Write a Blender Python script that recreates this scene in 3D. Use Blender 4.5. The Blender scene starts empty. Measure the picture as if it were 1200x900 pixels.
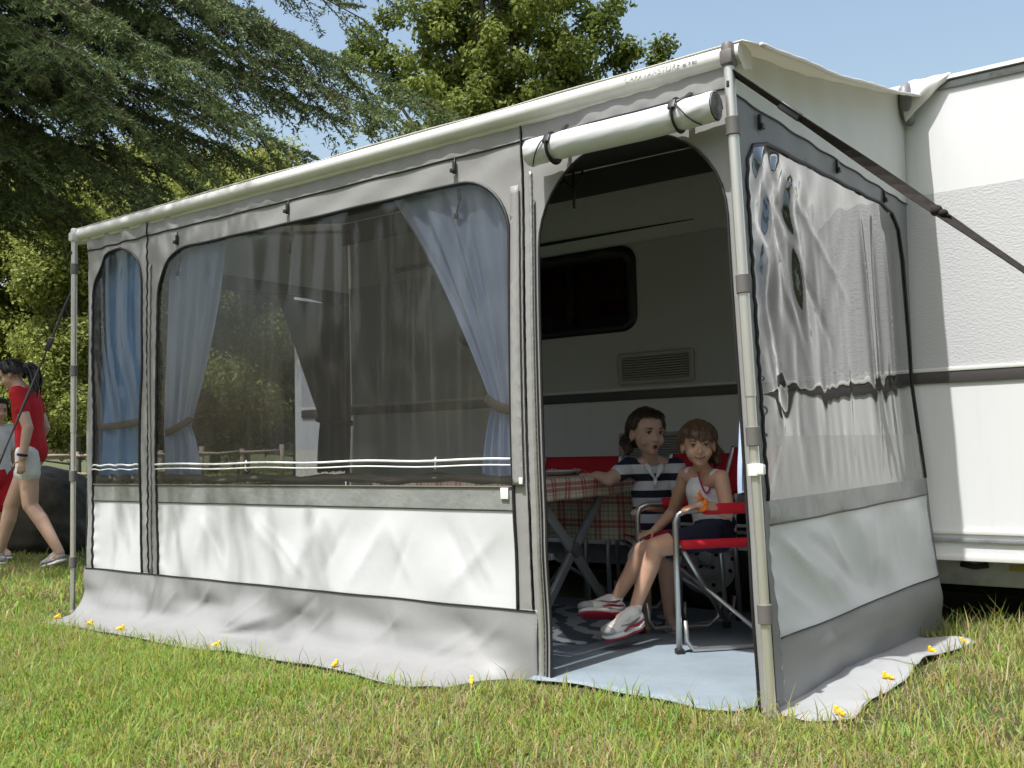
import bpy, bmesh, math, random
import numpy as np
from mathutils import Vector, Matrix
from mathutils.geometry import delaunay_2d_cdt
random.seed(7); rng = np.random.default_rng(11)
R = math.radians
scene = bpy.context.scene
col = scene.collection

# ---------------------------------------------------------------- camera
CAM = (1.2372, -2.9341, 0.8393); YAW, PIT, ROL, FPX = -0.6393, 0.0643, -0.0241, 1150.0
cam_data = bpy.data.cameras.new('camera'); cam = bpy.data.objects.new('camera', cam_data); col.objects.link(cam)
fw = Vector((math.sin(YAW)*math.cos(PIT), math.cos(YAW)*math.cos(PIT), math.sin(PIT)))
rt0 = Vector((math.cos(YAW), -math.sin(YAW), 0)); up0 = rt0.cross(fw)
rt = math.cos(ROL)*rt0 + math.sin(ROL)*up0; up = -math.sin(ROL)*rt0 + math.cos(ROL)*up0
m = Matrix((rt, up, -fw)).transposed().to_4x4(); m.translation = Vector(CAM); cam.matrix_world = m
cam_data.sensor_width = 36; cam_data.lens = FPX/1200*36; cam_data.clip_end = 2000; cam_data.clip_start = .05
scene.camera = cam
def pix(px, py, t):                     # a pixel of the photograph at depth t
    return Vector(CAM) + t*(fw + rt*(px-600)/FPX - up*(py-450)/FPX)

# ---------------------------------------------------------------- sky, sun, exposure
SUN_EL, SUN_AZ = R(65), R(4.5)           # azimuth measured from -Y towards -X
world = bpy.data.worlds.new('World'); scene.world = world; world.use_nodes = True
wn = world.node_tree.nodes; bg = wn['Background']
sky = wn.new('ShaderNodeTexSky'); sky.sky_type = 'NISHITA'; sky.sun_disc = False
sky.sun_elevation = SUN_EL; sky.sun_rotation = math.pi + SUN_AZ
sky.air_density = 1.6; sky.dust_density = 4.0; sky.ozone_density = 0.3; sky.altitude = 0
world.node_tree.links.new(sky.outputs[0], bg.inputs[0]); bg.inputs[1].default_value = 0.15
sd = bpy.data.lights.new('sun', 'SUN'); sd.energy = 4.6; sd.angle = R(0.53); sd.color = (1.0, .99, .97)
sun = bpy.data.objects.new('sun', sd); col.objects.link(sun)
sdir = Vector((-math.sin(SUN_AZ)*math.cos(SUN_EL), -math.cos(SUN_AZ)*math.cos(SUN_EL), math.sin(SUN_EL)))
sun.rotation_euler = (-sdir).to_track_quat('-Z', 'Y').to_euler(); sun.location = (0, -10, 20)
vs = scene.view_settings; vs.view_transform = 'Standard'; vs.look = 'None'; vs.exposure = 0.42; vs.gamma = 1
scene.cycles.max_bounces = 10; scene.cycles.transparent_max_bounces = 16
scene.cycles.use_denoising = True

# ---------------------------------------------------------------- helpers
def tag(o, label=None, cat=None, group=None, kind=None):
    if label: o['label'] = label
    if cat: o['category'] = cat
    if group: o['group'] = group
    if kind: o['kind'] = kind
    return o
def empty(name, loc=(0, 0, 0), label=None, cat=None, group=None):
    o = bpy.data.objects.new(name, None); col.objects.link(o); o.location = loc; o.empty_display_size = .1
    return tag(o, label, cat, group)
def link(name, me, mat=None, parent=None, smooth=True):
    o = bpy.data.objects.new(name, me); col.objects.link(o)
    if mat is not None and not me.materials: me.materials.append(mat)
    if smooth and len(me.polygons): me.polygons.foreach_set('use_smooth', [True]*len(me.polygons))
    if parent is not None:
        o.parent = parent; o.matrix_parent_inverse = wmat(parent).inverted()
    return o
def wmat(o):
    mb = o.matrix_basis.copy()
    return wmat(o.parent) @ o.matrix_parent_inverse @ mb if o.parent else mb
def copy_tree(o, parent=None):
    c = o.copy(); col.objects.link(c)
    if parent is not None: c.parent = parent
    for ch in o.children: copy_tree(ch, c)
    return c
def np_mesh(name, verts, faces):
    """verts (n,3), faces (m,k) all with the same k"""
    verts = np.asarray(verts, np.float32); faces = np.asarray(faces, np.int32); k = faces.shape[1]
    me = bpy.data.meshes.new(name)
    me.vertices.add(len(verts)); me.vertices.foreach_set('co', verts.ravel())
    me.loops.add(faces.size); me.loops.foreach_set('vertex_index', faces.ravel())
    me.polygons.add(len(faces)); me.polygons.foreach_set('loop_start', np.arange(0, faces.size, k, dtype=np.int32))
    me.update(calc_edges=True); me.validate(); return me
def color_attr(me, cols, name='tint'):
    a = me.color_attributes.new(name, 'FLOAT_COLOR', 'POINT')
    c = np.ones((len(me.vertices), 4), np.float32); c[:, :3] = cols; a.data.foreach_set('color', c.ravel())
def frame_of(d):
    d = d.normalized(); a = Vector((0, 0, 1)) if abs(d.z) < .95 else Vector((1, 0, 0))
    x = d.cross(a).normalized(); return x, d.cross(x).normalized()
class MB:
    def __init__(s): s.v = []; s.f = []; s.sharp = False
    def add(s, vs, fs):
        b = len(s.v); s.v += [tuple(v) for v in vs]; s.f += [tuple(i+b for i in f) for f in fs]; return s
    def box(s, c, d, rot=None, bev=0):
        bm = bmesh.new(); bmesh.ops.create_cube(bm, size=1)
        for v in bm.verts: v.co = Vector((v.co.x*d[0], v.co.y*d[1], v.co.z*d[2]))
        if bev: bmesh.ops.bevel(bm, geom=bm.edges[:], offset=bev, segments=2, affect='EDGES', profile=.6)
        M = (rot.to_4x4() if rot else Matrix()); bm.verts.index_update()
        s.add([M @ v.co + Vector(c) for v in bm.verts], [[v.index for v in f.verts] for f in bm.faces]); bm.free(); return s
    def tube(s, pts, r, n=8, cap=True, flat=1.0, fdir=None):
        """sweep; r a number or a list; flat<1 squeezes the section along fdir"""
        pts = [Vector(p) for p in pts]; rs = [float(q) for q in r] if isinstance(r, (list, tuple, np.ndarray)) else [float(r)]*len(pts)
        x = None; rings = []
        for i, p in enumerate(pts):
            d = (pts[min(i+1, len(pts)-1)] - pts[max(i-1, 0)])
            if d.length < 1e-9: d = Vector((0, 0, 1))
            d.normalize()
            if fdir is not None: x = Vector(fdir) - d*d.dot(Vector(fdir))
            elif x is None: x = frame_of(d)[0]
            else: x = x - d*d.dot(x)
            x.normalize(); y = d.cross(x)
            rings.append([p + rs[i]*(flat*math.cos(2*math.pi*k/n)*x + math.sin(2*math.pi*k/n)*y) for k in range(n)])
        fs = [(i*n+k, i*n+(k+1) % n, (i+1)*n+(k+1) % n, (i+1)*n+k) for i in range(len(pts)-1) for k in range(n)]
        if cap: fs += [tuple(range(n-1, -1, -1)), tuple((len(pts)-1)*n+k for k in range(n))]
        return s.add([v for ring in rings for v in ring], fs)
    def ell(s, c, r, M=None, nu=16, nv=10):
        c = Vector(c); r = (r, r, r) if isinstance(r, (int, float)) else r; vs = []; fs = []
        for j in range(nv+1):
            th = math.pi*j/nv
            for i in range(nu):
                ph = 2*math.pi*i/nu
                p = Vector((r[0]*math.sin(th)*math.cos(ph), r[1]*math.sin(th)*math.sin(ph), r[2]*math.cos(th)))
                vs.append((M @ p if M else p) + c)
        for j in range(nv):
            for i in range(nu):
                fs.append((j*nu+i, (j+1)*nu+i, (j+1)*nu+(i+1) % nu, j*nu+(i+1) % nu))
        return s.add(vs, fs)
    def cone(s, a, b, ra, rb, n=12, flat=1.0, fdir=None):
        """tapered capsule with round ends"""
        a, b = Vector(a), Vector(b); d = (b-a).normalized(); pts = []; rs = []
        for k in range(5):
            t = math.pi/2*(1-k/4.5); pts.append(a - d*ra*math.sin(t)); rs.append(max(ra*math.cos(t), ra*.02))
        pts.append(a + (b-a)*.5); rs.append((ra+rb)/2)
        for k in range(4, -1, -1):
            t = math.pi/2*(1-k/4.5); pts.append(b + d*rb*math.sin(t)); rs.append(max(rb*math.cos(t), rb*.02))
        return s.tube(pts, rs, n, True, flat, fdir)
    def prism(s, outline, axis_vec, M=None):
        """outline: list of Vector, extruded along axis_vec"""
        n = len(outline); a = Vector(axis_vec); o = [Vector(p) for p in outline]
        return s.add(o + [p+a for p in o], [tuple(range(n-1, -1, -1)), tuple(range(n, 2*n))] + [(i, (i+1) % n, n+(i+1) % n, n+i) for i in range(n)])
    def grid(s, fn, nu, nv):
        vs = [fn(i/nu, j/nv) for j in range(nv+1) for i in range(nu+1)]
        fs = [(j*(nu+1)+i, j*(nu+1)+i+1, (j+1)*(nu+1)+i+1, (j+1)*(nu+1)+i) for j in range(nv) for i in range(nu)]
        return s.add(vs, fs)
    def mesh(s, name='m'):
        me = bpy.data.meshes.new(name); me.from_pydata(s.v, [], s.f); me.update(); return me
    def build(s, name, mat=None, parent=None, smooth=True, angle=None):
        me = s.mesh(name)
        bm = bmesh.new(); bm.from_mesh(me); bmesh.ops.recalc_face_normals(bm, faces=bm.faces[:]); bm.to_mesh(me); bm.free()
        o = link(name, me, mat, parent, smooth)
        if smooth and angle: me.set_sharp_from_angle(angle=R(angle))
        return o

def in_poly(poly, x, y):
    c = np.zeros(len(x), bool); n = len(poly); j = n-1
    for i in range(n):
        xi, yi = poly[i]; xj, yj = poly[j]
        k = ((yi > y) != (yj > y)) & (x < (xj-xi)*(y-yi)/((yj-yi) or 1e-12)+xi); c ^= k; j = i
    return c
def densify(poly, step, closed=True):
    out = []; n = len(poly)
    for i in range(n if closed else n-1):
        a, b = np.array(poly[i], float), np.array(poly[(i+1) % n], float); k = max(1, int(np.linalg.norm(b-a)/step))
        out += [tuple(a+(b-a)*t/k) for t in range(k)]
    if not closed: out.append(tuple(poly[-1]))
    return out
def sheet(name, outline, holes, fn, step, mat, parent, thick=0, flat=False):
    """flat cloth cut to an outline with holes, triangulated, then mapped into space by fn(u, v) -> (n,3)"""
    loops = [densify(outline, step)] + [densify(h, step) for h in holes]
    pts = []; edges = []
    for lp in loops:
        b = len(pts); pts += lp; edges += [(b+i, b+(i+1) % len(lp)) for i in range(len(lp))]
    o = np.array(outline); (x0, y0), (x1, y1) = o.min(0), o.max(0)
    gx, gy = np.meshgrid(np.arange(x0+step/2, x1, step), np.arange(y0+step/2, y1, step)); gx = gx.ravel().copy(); gy = gy.ravel()
    gx += (np.round(gy/step) % 2)*step/2
    keep = in_poly(outline, gx, gy)
    for h in holes: keep &= ~in_poly(h, gx, gy)
    bpts = np.array(pts)
    gp = np.stack([gx[keep], gy[keep]], 1)
    if len(gp):
        near = np.array([((bpts-g)**2).sum(1).min() for g in gp]) > (step*.4)**2; gp = gp[near]
    allp = [Vector(p) for p in pts] + [Vector(p) for p in gp]
    v2, e2, f2, *_ = delaunay_2d_cdt(allp, edges, [], 0, 1e-6)
    V = np.array([tuple(v) for v in v2]); F = np.array([tuple(f) for f in f2])
    c = V[F].mean(1); k = in_poly(outline, c[:, 0], c[:, 1])
    for h in holes: k &= ~in_poly(h, c[:, 0], c[:, 1])
    F = F[k]; P = fn(V[:, 0], V[:, 1])
    ob = link(name, np_mesh(name, P, F), mat, parent, not flat)
    if thick:
        md = ob.modifiers.new('thickness', 'SOLIDIFY'); md.thickness = thick; md.offset = 0
    return ob
def rrect(x0, y0, x1, y1, r, n=8, bl=None):
    """rounded rectangle; r for the top corners, bl for the bottom ones"""
    bl = r if bl is None else bl; o = []
    for cx, cy, a, q in ((x0, y0, 180, bl), (x1, y0, 270, bl), (x1, y1, 0, r), (x0, y1, 90, r)):
        sx, sy = (1 if cx == x0 else -1), (1 if cy == y0 else -1)
        if q < 1e-4: o.append((cx, cy)); continue
        for k in range(n+1):
            t = R(a+90*k/n); o.append((cx+sx*q+q*math.cos(t), cy+sy*q+q*math.sin(t)))
    return o
def sstep(a, b, x): t = np.clip((x-a)/(b-a), 0, 1); return t*t*(3-2*t)
def vnoise(x, y, seed=0):
    """smooth value noise in [-1,1], vectorised"""
    x = np.asarray(x, float); y = np.asarray(y, float); xi = np.floor(x).astype(np.int64); yi = np.floor(y).astype(np.int64)
    fx = x-xi; fy = y-yi; fx = fx*fx*(3-2*fx); fy = fy*fy*(3-2*fy)
    def h(a, b):
        n = (a*374761393 + b*668265263 + seed*1274126177) & 0x7fffffff
        n = ((n ^ (n >> 13))*1274126177) & 0x7fffffff; n = n ^ (n >> 16)
        return (n & 0xffff)/32767.5-1
    return (h(xi, yi)*(1-fx)+h(xi+1, yi)*fx)*(1-fy) + (h(xi, yi+1)*(1-fx)+h(xi+1, yi+1)*fx)*fy

# ---------------------------------------------------------------- materials
class NT:
    def __init__(s, name):
        s.m = bpy.data.materials.new(name); s.m.use_nodes = True; s.t = s.m.node_tree; s.p = s.t.nodes['Principled BSDF']; s.o = s.t.nodes['Material Output']
    def n(s, t, **kw):
        nd = s.t.nodes.new('ShaderNode'+t)
        for k, v in kw.items():
            if k.startswith('i_'):
                nd.inputs[k[2:].replace('_', ' ')].default_value = v
            else: setattr(nd, k, v)
        return nd
    def l(s, a, b): s.t.links.new(a, b)
    def coord(s, scale=(1, 1, 1), kind='Object'):
        tc = s.n('TexCoord'); mp = s.n('Mapping'); mp.inputs['Scale'].default_value = scale; s.l(tc.outputs[kind], mp.inputs[0]); return mp.outputs[0]
    def noise(s, scale, vec, detail=4, rough=.6):
        nd = s.n('TexNoise'); nd.inputs['Scale'].default_value = scale; nd.inputs['Detail'].default_value = detail; nd.inputs['Roughness'].default_value = rough; s.l(vec, nd.inputs['Vector']); return nd.outputs['Fac']
    def ramp(s, fac, stops):
        nd = s.n('ValToRGB'); e = nd.color_ramp.elements
        while len(e) < len(stops): e.new(.5)
        for k, (p, c) in enumerate(stops): e[k].position = p; e[k].color = (*c, 1) if len(c) == 3 else c
        s.l(fac, nd.inputs[0]); return nd.outputs[0]
    def bump(s, h, strength, dist=.01, chain=None):
        nd = s.n('Bump'); nd.inputs['Strength'].default_value = strength; nd.inputs['Distance'].default_value = dist; s.l(h, nd.inputs['Height'])
        if chain is not None: s.l(chain, nd.inputs['Normal'])
        return nd.outputs[0]
    def mix(s, fac, a, b, mode='MIX'):
        nd = s.n('Mix', data_type='RGBA', blend_type=mode)
        for val, inp in ((fac, nd.inputs[0]), (a, nd.inputs[6]), (b, nd.inputs[7])):
            if hasattr(val, 'links'): s.l(val, inp)
            else: inp.default_value = val if not isinstance(val, tuple) else ((*val, 1) if len(val) == 3 else val)
        return nd.outputs[2]
def simple(name, c, rough=.6, var=.08, nscale=6, metal=0, bump=0, bscale=200, spec=.5, stretch=(1, 1, 1), dirt=None):
    q = NT(name); v = q.coord(stretch); f = q.noise(nscale, v, 5)
    lo = tuple(max(0, x*(1-var)) for x in c); hi = tuple(min(1, x*(1+var)) for x in c)
    base = q.ramp(f, [(.3, lo), (.7, hi)])
    if dirt: base = q.mix(q.ramp(q.noise(dirt[1], v, 6, .7), [(.45, (0, 0, 0)), (.75, (1, 1, 1))]), base, dirt[0])
    q.l(base, q.p.inputs['Base Color']); q.p.inputs['Roughness'].default_value = rough; q.p.inputs['Metallic'].default_value = metal
    q.p.inputs['Specular IOR Level'].default_value = spec
    if bump: q.l(q.bump(q.noise(bscale, v, 3), bump, .002), q.p.inputs['Normal'])
    return q.m
def fabric(name, c, rough=.55, weave=900, var=.06, trans=0, spec=.35, wr=.15, tcol=None):
    q = NT(name); v = q.coord(); f = q.noise(3.5, v, 6, .65)
    base = q.ramp(f, [(.3, tuple(x*(1-var) for x in c)), (.7, tuple(min(1, x*(1+var)) for x in c))])
    q.l(base, q.p.inputs['Base Color']); q.p.inputs['Roughness'].default_value = rough; q.p.inputs['Specular IOR Level'].default_value = spec
    b1 = q.bump(q.noise(14, v, 4, .55), wr, .012); b2 = q.bump(q.noise(weave, v, 2), .12, .001, b1); q.l(b2, q.p.inputs['Normal'])
    if trans:
        tr = q.n('BsdfTranslucent'); tr.inputs[0].default_value = (*(tcol or c), 1); mx = q.n('MixShader'); mx.inputs[0].default_value = trans
        q.l(q.p.outputs[0], mx.inputs[1]); q.l(tr.outputs[0], mx.inputs[2]); q.l(mx.outputs[0], q.o.inputs[0])
    return q.m
def pvc(name, tint, haze, hazecol, rough, streak=.0, bump=.1, bscale=(1, 1, 1), refl=1.6):
    """thin clear foil: what lies behind it, dulled a little, under a Fresnel reflection of both faces"""
    q = NT(name); v = q.coord(bscale); b = q.bump(q.noise(5, v, 4, .5), bump, .02)
    tr = q.n('BsdfTransparent'); tr.inputs[0].default_value = (*tint, 1)
    gl = q.n('BsdfGlossy'); gl.inputs['Roughness'].default_value = rough; gl.inputs[0].default_value = (1, 1, 1, 1); q.l(b, gl.inputs['Normal'])
    df = q.n('BsdfDiffuse'); df.inputs[0].default_value = (*hazecol, 1)
    m1 = q.n('MixShader'); q.l(tr.outputs[0], m1.inputs[1]); q.l(df.outputs[0], m1.inputs[2])
    vs_ = q.coord((22, 22, 1.1)); st = q.ramp(q.noise(1.0, vs_, 6, .7), [(.52, (haze,)*3), (.8, (haze+streak,)*3)]); q.l(st, m1.inputs[0])
    fr = q.n('Fresnel'); fr.inputs[0].default_value = 1.5; q.l(b, fr.inputs['Normal'])
    mt = q.n('Math', operation='MULTIPLY'); mt.inputs[1].default_value = refl; mt.use_clamp = True; q.l(fr.outputs[0], mt.inputs[0])
    m2 = q.n('MixShader'); q.l(mt.outputs[0], m2.inputs[0]); q.l(m1.outputs[0], m2.inputs[1]); q.l(gl.outputs[0], m2.inputs[2]); q.l(m2.outputs[0], q.o.inputs[0])
    return q.m
M = {}
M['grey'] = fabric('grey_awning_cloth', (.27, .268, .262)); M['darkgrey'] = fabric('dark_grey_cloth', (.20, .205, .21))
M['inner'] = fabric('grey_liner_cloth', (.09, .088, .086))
M['white'] = fabric('white_vinyl_cloth', (.60, .615, .63), .42, 500, .03, .0, .45, .1)
M['gable'] = fabric('white_gable_cloth', (.64, .65, .62), .5, 500, .03, .12, .4, .1)
M['roof'] = fabric('cream_roof_vinyl', (.70, .695, .66), .42, 500, .04, .25, .45, .12, (.72, .68, .58))
M['skirt'] = fabric('light_grey_skirt_cloth', (.238, .241, .241), .5, 700, .06)
M['flap'] = fabric('light_grey_mud_flap', (.33, .335, .34), .5, 700, .08)
M['band'] = fabric('clear_grey_band', (.24, .25, .24), .35, 400, .25, 0, .6, .5)
M['trim'] = simple('black_piping', (.012, .012, .013), .5, .2); M['black'] = simple('black_plastic', (.016, .016, .017), .42, .2)
M['strap'] = simple('brown_black_webbing', (.026, .022, .020), .8, .3, 60, bump=.5, bscale=500, spec=.2)
M['rope'] = simple('black_webbing', (.012, .012, .013), .8, .3, 60)
M['alu'] = simple('anodised_aluminium', (.66, .645, .60), .38, .05, 8, .75, spec=.5, stretch=(1, 1, .2))
M['tube'] = simple('silver_tube', (.58, .58, .57), .32, .06, 10, .85)
M['collar'] = simple('grey_brown_plastic', (.13, .12, .115), .55, .12); M['whiteplastic'] = simple('white_plastic', (.78, .78, .76), .4, .03)
M['beam'] = simple('cream_coated_beam', (.68, .675, .645), .36, .03, 3, 0, spec=.5, dirt=((.50, .49, .46), 3))
M['yellow'] = simple('yellow_peg_plastic', (.85, .50, .015), .4, .1)
M['blue'] = fabric('blue_curtain_cloth', (.30, .55, 1.0), .85, 700, .06, .3, .1, .12, (.28, .50, .95))
M['blue2'] = fabric('lavender_blue_curtain_cloth', (.57, .69, .93), .85, 700, .06, .35, .1, .12, (.52, .64, .90))
M['tie'] = fabric('taupe_tieback_cloth', (.13, .115, .10), .8, 600)
M['pvc'] = pvc('clear_window_foil', (.76, .75, .73), .085, (.22, .212, .20), .07, .14, .06, (1, 1, .5), .75)
M['pvc_side'] = pvc('wrinkled_clear_foil', (.42, .45, .50), .0, (.5, .5, .5), .006, .03, .03, (1, 1, .35), 2.3)
M['pvc_strip'] = pvc('hazy_clear_foil', (.72, .72, .70), .32, (.55, .54, .52), .12, .2, .2)
M['red'] = fabric('red_canvas', (.56, .012, .028), .7, 500, .08)
M['floor'] = fabric('blue_grey_groundsheet', (.205, .252, .29), .62, 350, .13, 0, .3, .35)
# ================================================================ the ground and the lawn
def gz(x, y):
    x = np.asarray(x, float); y = np.asarray(y, float)
    base = -.055*np.clip(y-.8, 0, 1.4)
    away = np.clip(np.hypot(np.maximum(np.abs(x+1.9)-2.3, 0), np.maximum(np.abs(y-.9)-1.3, 0))/2.5, 0, 1)
    return base*(1-.4*away) + away*.03*vnoise(x*.55, y*.55, 3) + .008*vnoise(x*2.1, y*2.1, 5)*away - .004
def ground():
    xs = np.concatenate([[-700, -300, -150], np.linspace(-80, -14, 40), np.arange(-13.5, 4.01, .16), np.linspace(5, 40, 18), [90, 200, 700]])
    ys = np.concatenate([[-700, -250, -90], np.linspace(-40, -5, 22), np.arange(-4.7, 6.01, .16), np.linspace(7, 70, 32), [120, 300, 700]])
    X, Y = np.meshgrid(xs, ys); Z = gz(X, Y); nx, ny = len(xs), len(ys)
    i = np.arange((nx-1)*(ny-1)); a = (i//(nx-1))*nx + i % (nx-1)
    me = np_mesh('ground', np.stack([X.ravel(), Y.ravel(), Z.ravel()], 1), np.stack([a, a+1, a+nx+1, a+nx], 1))
    q = NT('lawn_soil'); v = q.coord()
    f1 = q.noise(1.1, v, 6, .65); f2 = q.noise(38, v, 5, .7)
    c = q.ramp(f2, [(.25, (.018, .022, .007)), (.5, (.05, .055, .018)), (.75, (.12, .11, .045))])
    c = q.mix(q.ramp(f1, [(.42, (0, 0, 0)), (.68, (1, 1, 1))]), c, (.085, .105, .02)); q.l(c, q.p.inputs['Base Color']); q.p.inputs['Roughness'].default_value = .9
    q.l(q.bump(f2, .8, .03), q.p.inputs['Normal'])
    tag(link('ground', me, q.m), kind='structure')
ground()
def grass_mat():
    q = NT('grass_blades'); a = q.n('VertexColor', layer_name='tint'); q.l(a.outputs[0], q.p.inputs['Base Color'])
    q.p.inputs['Roughness'].default_value = .5; q.p.inputs['Specular IOR Level'].default_value = .25
    tr = q.n('BsdfTranslucent'); q.l(a.outputs[0], tr.inputs[0]); mx = q.n('MixShader'); mx.inputs[0].default_value = .45
    q.l(q.p.outputs[0], mx.inputs[1]); q.l(tr.outputs[0], mx.inputs[2]); q.l(mx.outputs[0], q.o.inputs[0]); return q.m
GM = grass_mat()
FLAP_R = [(0, -.02), (.16, -.03), (.255, .05), (.235, .30), (.255, .62), (.225, .95), (.24, 1.25), (.285, 1.56), (.25, 1.62), (.02, 1.62)]
FLAP_F = [(-3.97, .05), (-3.9, -.10), (-3.76, -.265), (-3.4, -.28), (-2.9, -.275), (-2.4, -.30), (-1.9, -.295), (-1.4, -.31), (-1.05, -.265), (-.88, -.10), (-.86, .05)]
def blades(n, xr, yr, hmean, wmean, lean=.55, seed=1, dens=None):
    g = np.random.default_rng(seed); x = g.uniform(*xr, n); y = g.uniform(*yr, n)
    k = ~((x > -3.98) & (x < -.0) & (y > -.0) & (y < 1.9)) & ~((x > -5.0) & (y > 2.12) & (y < 4.2))
    k &= ~((x > -.85) & (x < -.05) & (y > -.075) & (y < .1))
    for pl in (FLAP_R, FLAP_F): k &= ~in_poly(pl, x, y)
    if dens is not None: k &= g.uniform(0, 1, n) < dens(x, y)
    # keep what the camera or a small step beside it could see
    dx, dy = x-CAM[0], y-CAM[1]; ang = np.degrees(np.arctan2(dx, dy)); k &= (ang > -80) & (ang < 8)
    x, y = x[k], y[k]; n = len(x)
    h = hmean*np.exp(g.normal(0, .30, n))*(1+.30*vnoise(x*2.3, y*2.3, 9)+.30*vnoise(x*7, y*7, 19))
    if hmean < .055: h *= np.where((x > -4.1) & (x < -.86), np.clip((-.24-y)/.22, .30, 1), 1)*np.where((x > .1) & (x < .5) & (y > -.1) & (y < 1.8), np.clip((x-.24)/.16, .35, 1), 1)*np.where((x > -.9) & (x < .1), np.clip((-.02-y)/.2, .35, 1), 1)
    w = wmean*g.uniform(.6, 1.35, n)
    az = g.uniform(0, 2*np.pi, n); le = np.abs(g.normal(0, lean, n))+.30; fa = az+g.normal(0, .5, n)+np.pi/2
    z = gz(x, y)-.004
    dxy = np.stack([np.cos(az), np.sin(az), np.zeros(n)], 1); wd = np.stack([np.cos(fa), np.sin(fa), np.zeros(n)], 1)
    b = np.stack([x, y, z], 1); upv = np.array([0, 0, 1.])
    m1 = b + .5*h[:, None]*(np.cos(le*.6)[:, None]*upv+np.sin(le*.6)[:, None]*dxy)
    tp = m1 + .5*h[:, None]*(np.cos(le*1.6)[:, None]*upv+np.sin(le*1.6)[:, None]*dxy)
    V = np.stack([b-wd*w[:, None]/2, b+wd*w[:, None]/2, m1-wd*w[:, None]*.4, m1+wd*w[:, None]*.4, tp], 1)
    i = np.arange(n)[:, None]*5
    F = np.concatenate([i+np.array([[0, 1, 3]]), i+np.array([[0, 3, 2]]), i+np.array([[2, 3, 4]])])
    dry = np.clip(.50+.75*vnoise(x*1.3, y*1.3, 21)+.55*vnoise(x*4.5, y*4.5, 22)+.16*np.clip((x+1.5)/2, -1, 1), 0, 1)
    isdry = g.uniform(0, 1, n) < dry*.54
    gr = np.stack([g.uniform(.19, .37, n), g.uniform(.26, .45, n), g.uniform(.05, .10, n)], 1)
    dr = np.stack([g.uniform(.40, .58, n), g.uniform(.34, .48, n), g.uniform(.16, .26, n)], 1)*g.uniform(.55, 1.05, n)[:, None]
    c = np.where(isdry[:, None], dr, gr)
    return V.reshape(-1, 3), F, np.repeat(c, 5, 0)
def lawn():
    Vs, Fs, Cs = [], [], []; o = 0
    sets = [blades(16000, (-3.9, 2.0), (-1.75, .0), .035, .0095, 1.3, 14), blades(190000, (-3.9, 2.0), (-1.75, .0), .046, .0042, .75, 1), blades(70000, (-8, -2.5), (-2.6, 1.6), .048, .0058, .75, 2),
            blades(40000, (-.0, 2.6), (-1.2, 2.3), .050, .0046, .7, 3), blades(36000, (-18, -3.9), (-2, 12), .075, .012, .6, 4),
            blades(26000, (-50, -8), (2, 34), .13, .035, .6, 5), blades(5200, (-4.2, .3), (-.36, .04), .06, .0042, .5, 6),
            blades(2600, (.02, .7), (-.15, 1.9), .075, .0042, .5, 7), blades(4200, (-.1, 1.6), (1.6, 2.25), .10, .0048, .45, 8),
            blades(1100, (-3.9, 1.6), (-1.6, -.2), .085, .0038, .45, 10)]
    for V, F, C in sets: Vs.append(V); Fs.append(F+o); Cs.append(C); o += len(V)
    me = np_mesh('grass', np.concatenate(Vs), np.concatenate(Fs)); color_attr(me, np.concatenate(Cs))
    tag(link('grass', me, GM, smooth=False), 'short sunlit lawn grass with dry straw patches', 'grass', kind='stuff')
lawn()
# ================================================================ the awning
L, D = 3.92, 2.0
awn = empty('awning', (-1.9, .9, 0), 'grey and white zip awning with clear windows built onto the caravan side', 'awning')
def lean(x, z): return (.028-.058*z/2.1)*np.clip(1+x/.9, 0, 1)
def creases(x, z, lines):
    d = np.zeros(np.shape(x))
    for x0, z0, x1, z1, a, w in lines:          # soft-shouldered fold lines pulled across the cloth
        dx, dz = x1-x0, z1-z0; l2 = dx*dx+dz*dz; t = ((x-x0)*dx+(z-z0)*dz)/l2; n = ((x-x0)*dz-(z-z0)*dx)/math.sqrt(l2)
        d = d+a*.62*np.exp(-np.abs(n)/(w*.6))*np.clip(t*4, 0, 1)*np.clip((1-t)*4, 0, 1)
    return d
FCR = [(-2.48, .60, -2.05, .27, .010, .016), (-1.78, .60, -2.02, .27, -.009, .016), (-1.22, .60, -1.04, .29, .010, .016), (-2.05, .60, -2.12, .28, .008, .014), (-2.78, .60, -2.9, .28, .008, .016), (-1.42, .59, -1.6, .27, -.008, .016), (-2.55, .62, -2.15, .25, .012, .05), (-2.35, .60, -2.28, .25, -.010, .04), (-1.95, .60, -2.2, .26, .010, .05), (-1.55, .61, -1.85, .25, .011, .045), (-1.3, .60, -1.12, .26, -.012, .04), (-1.62, .60, -1.45, .27, .008, .03), (-2.9, .60, -2.62, .26, .010, .045), (-3.05, .6, -3.1, .28, -.008, .03), (-1.0, .55, -1.3, .27, .009, .04)]
SCR = [(.14, .56, .60, .24, .014, .016), (.98, .57, 1.0, .24, .010, .012), (1.3, .57, 1.36, .24, -.010, .012), (1.58, .57, 1.56, .24, .009, .012), (.5, .57, .9, .3, .010, .016), (.10, .56, .75, .23, .018, .05), (.25, .57, .95, .26, -.014, .05), (.9, .57, 1.05, .24, .014, .04), (1.15, .57, 1.1, .24, -.010, .03), (1.4, .57, 1.5, .25, .012, .035), (1.7, .56, 1.68, .24, -.010, .03), (.12, .40, .45, .22, .012, .05)]
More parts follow.
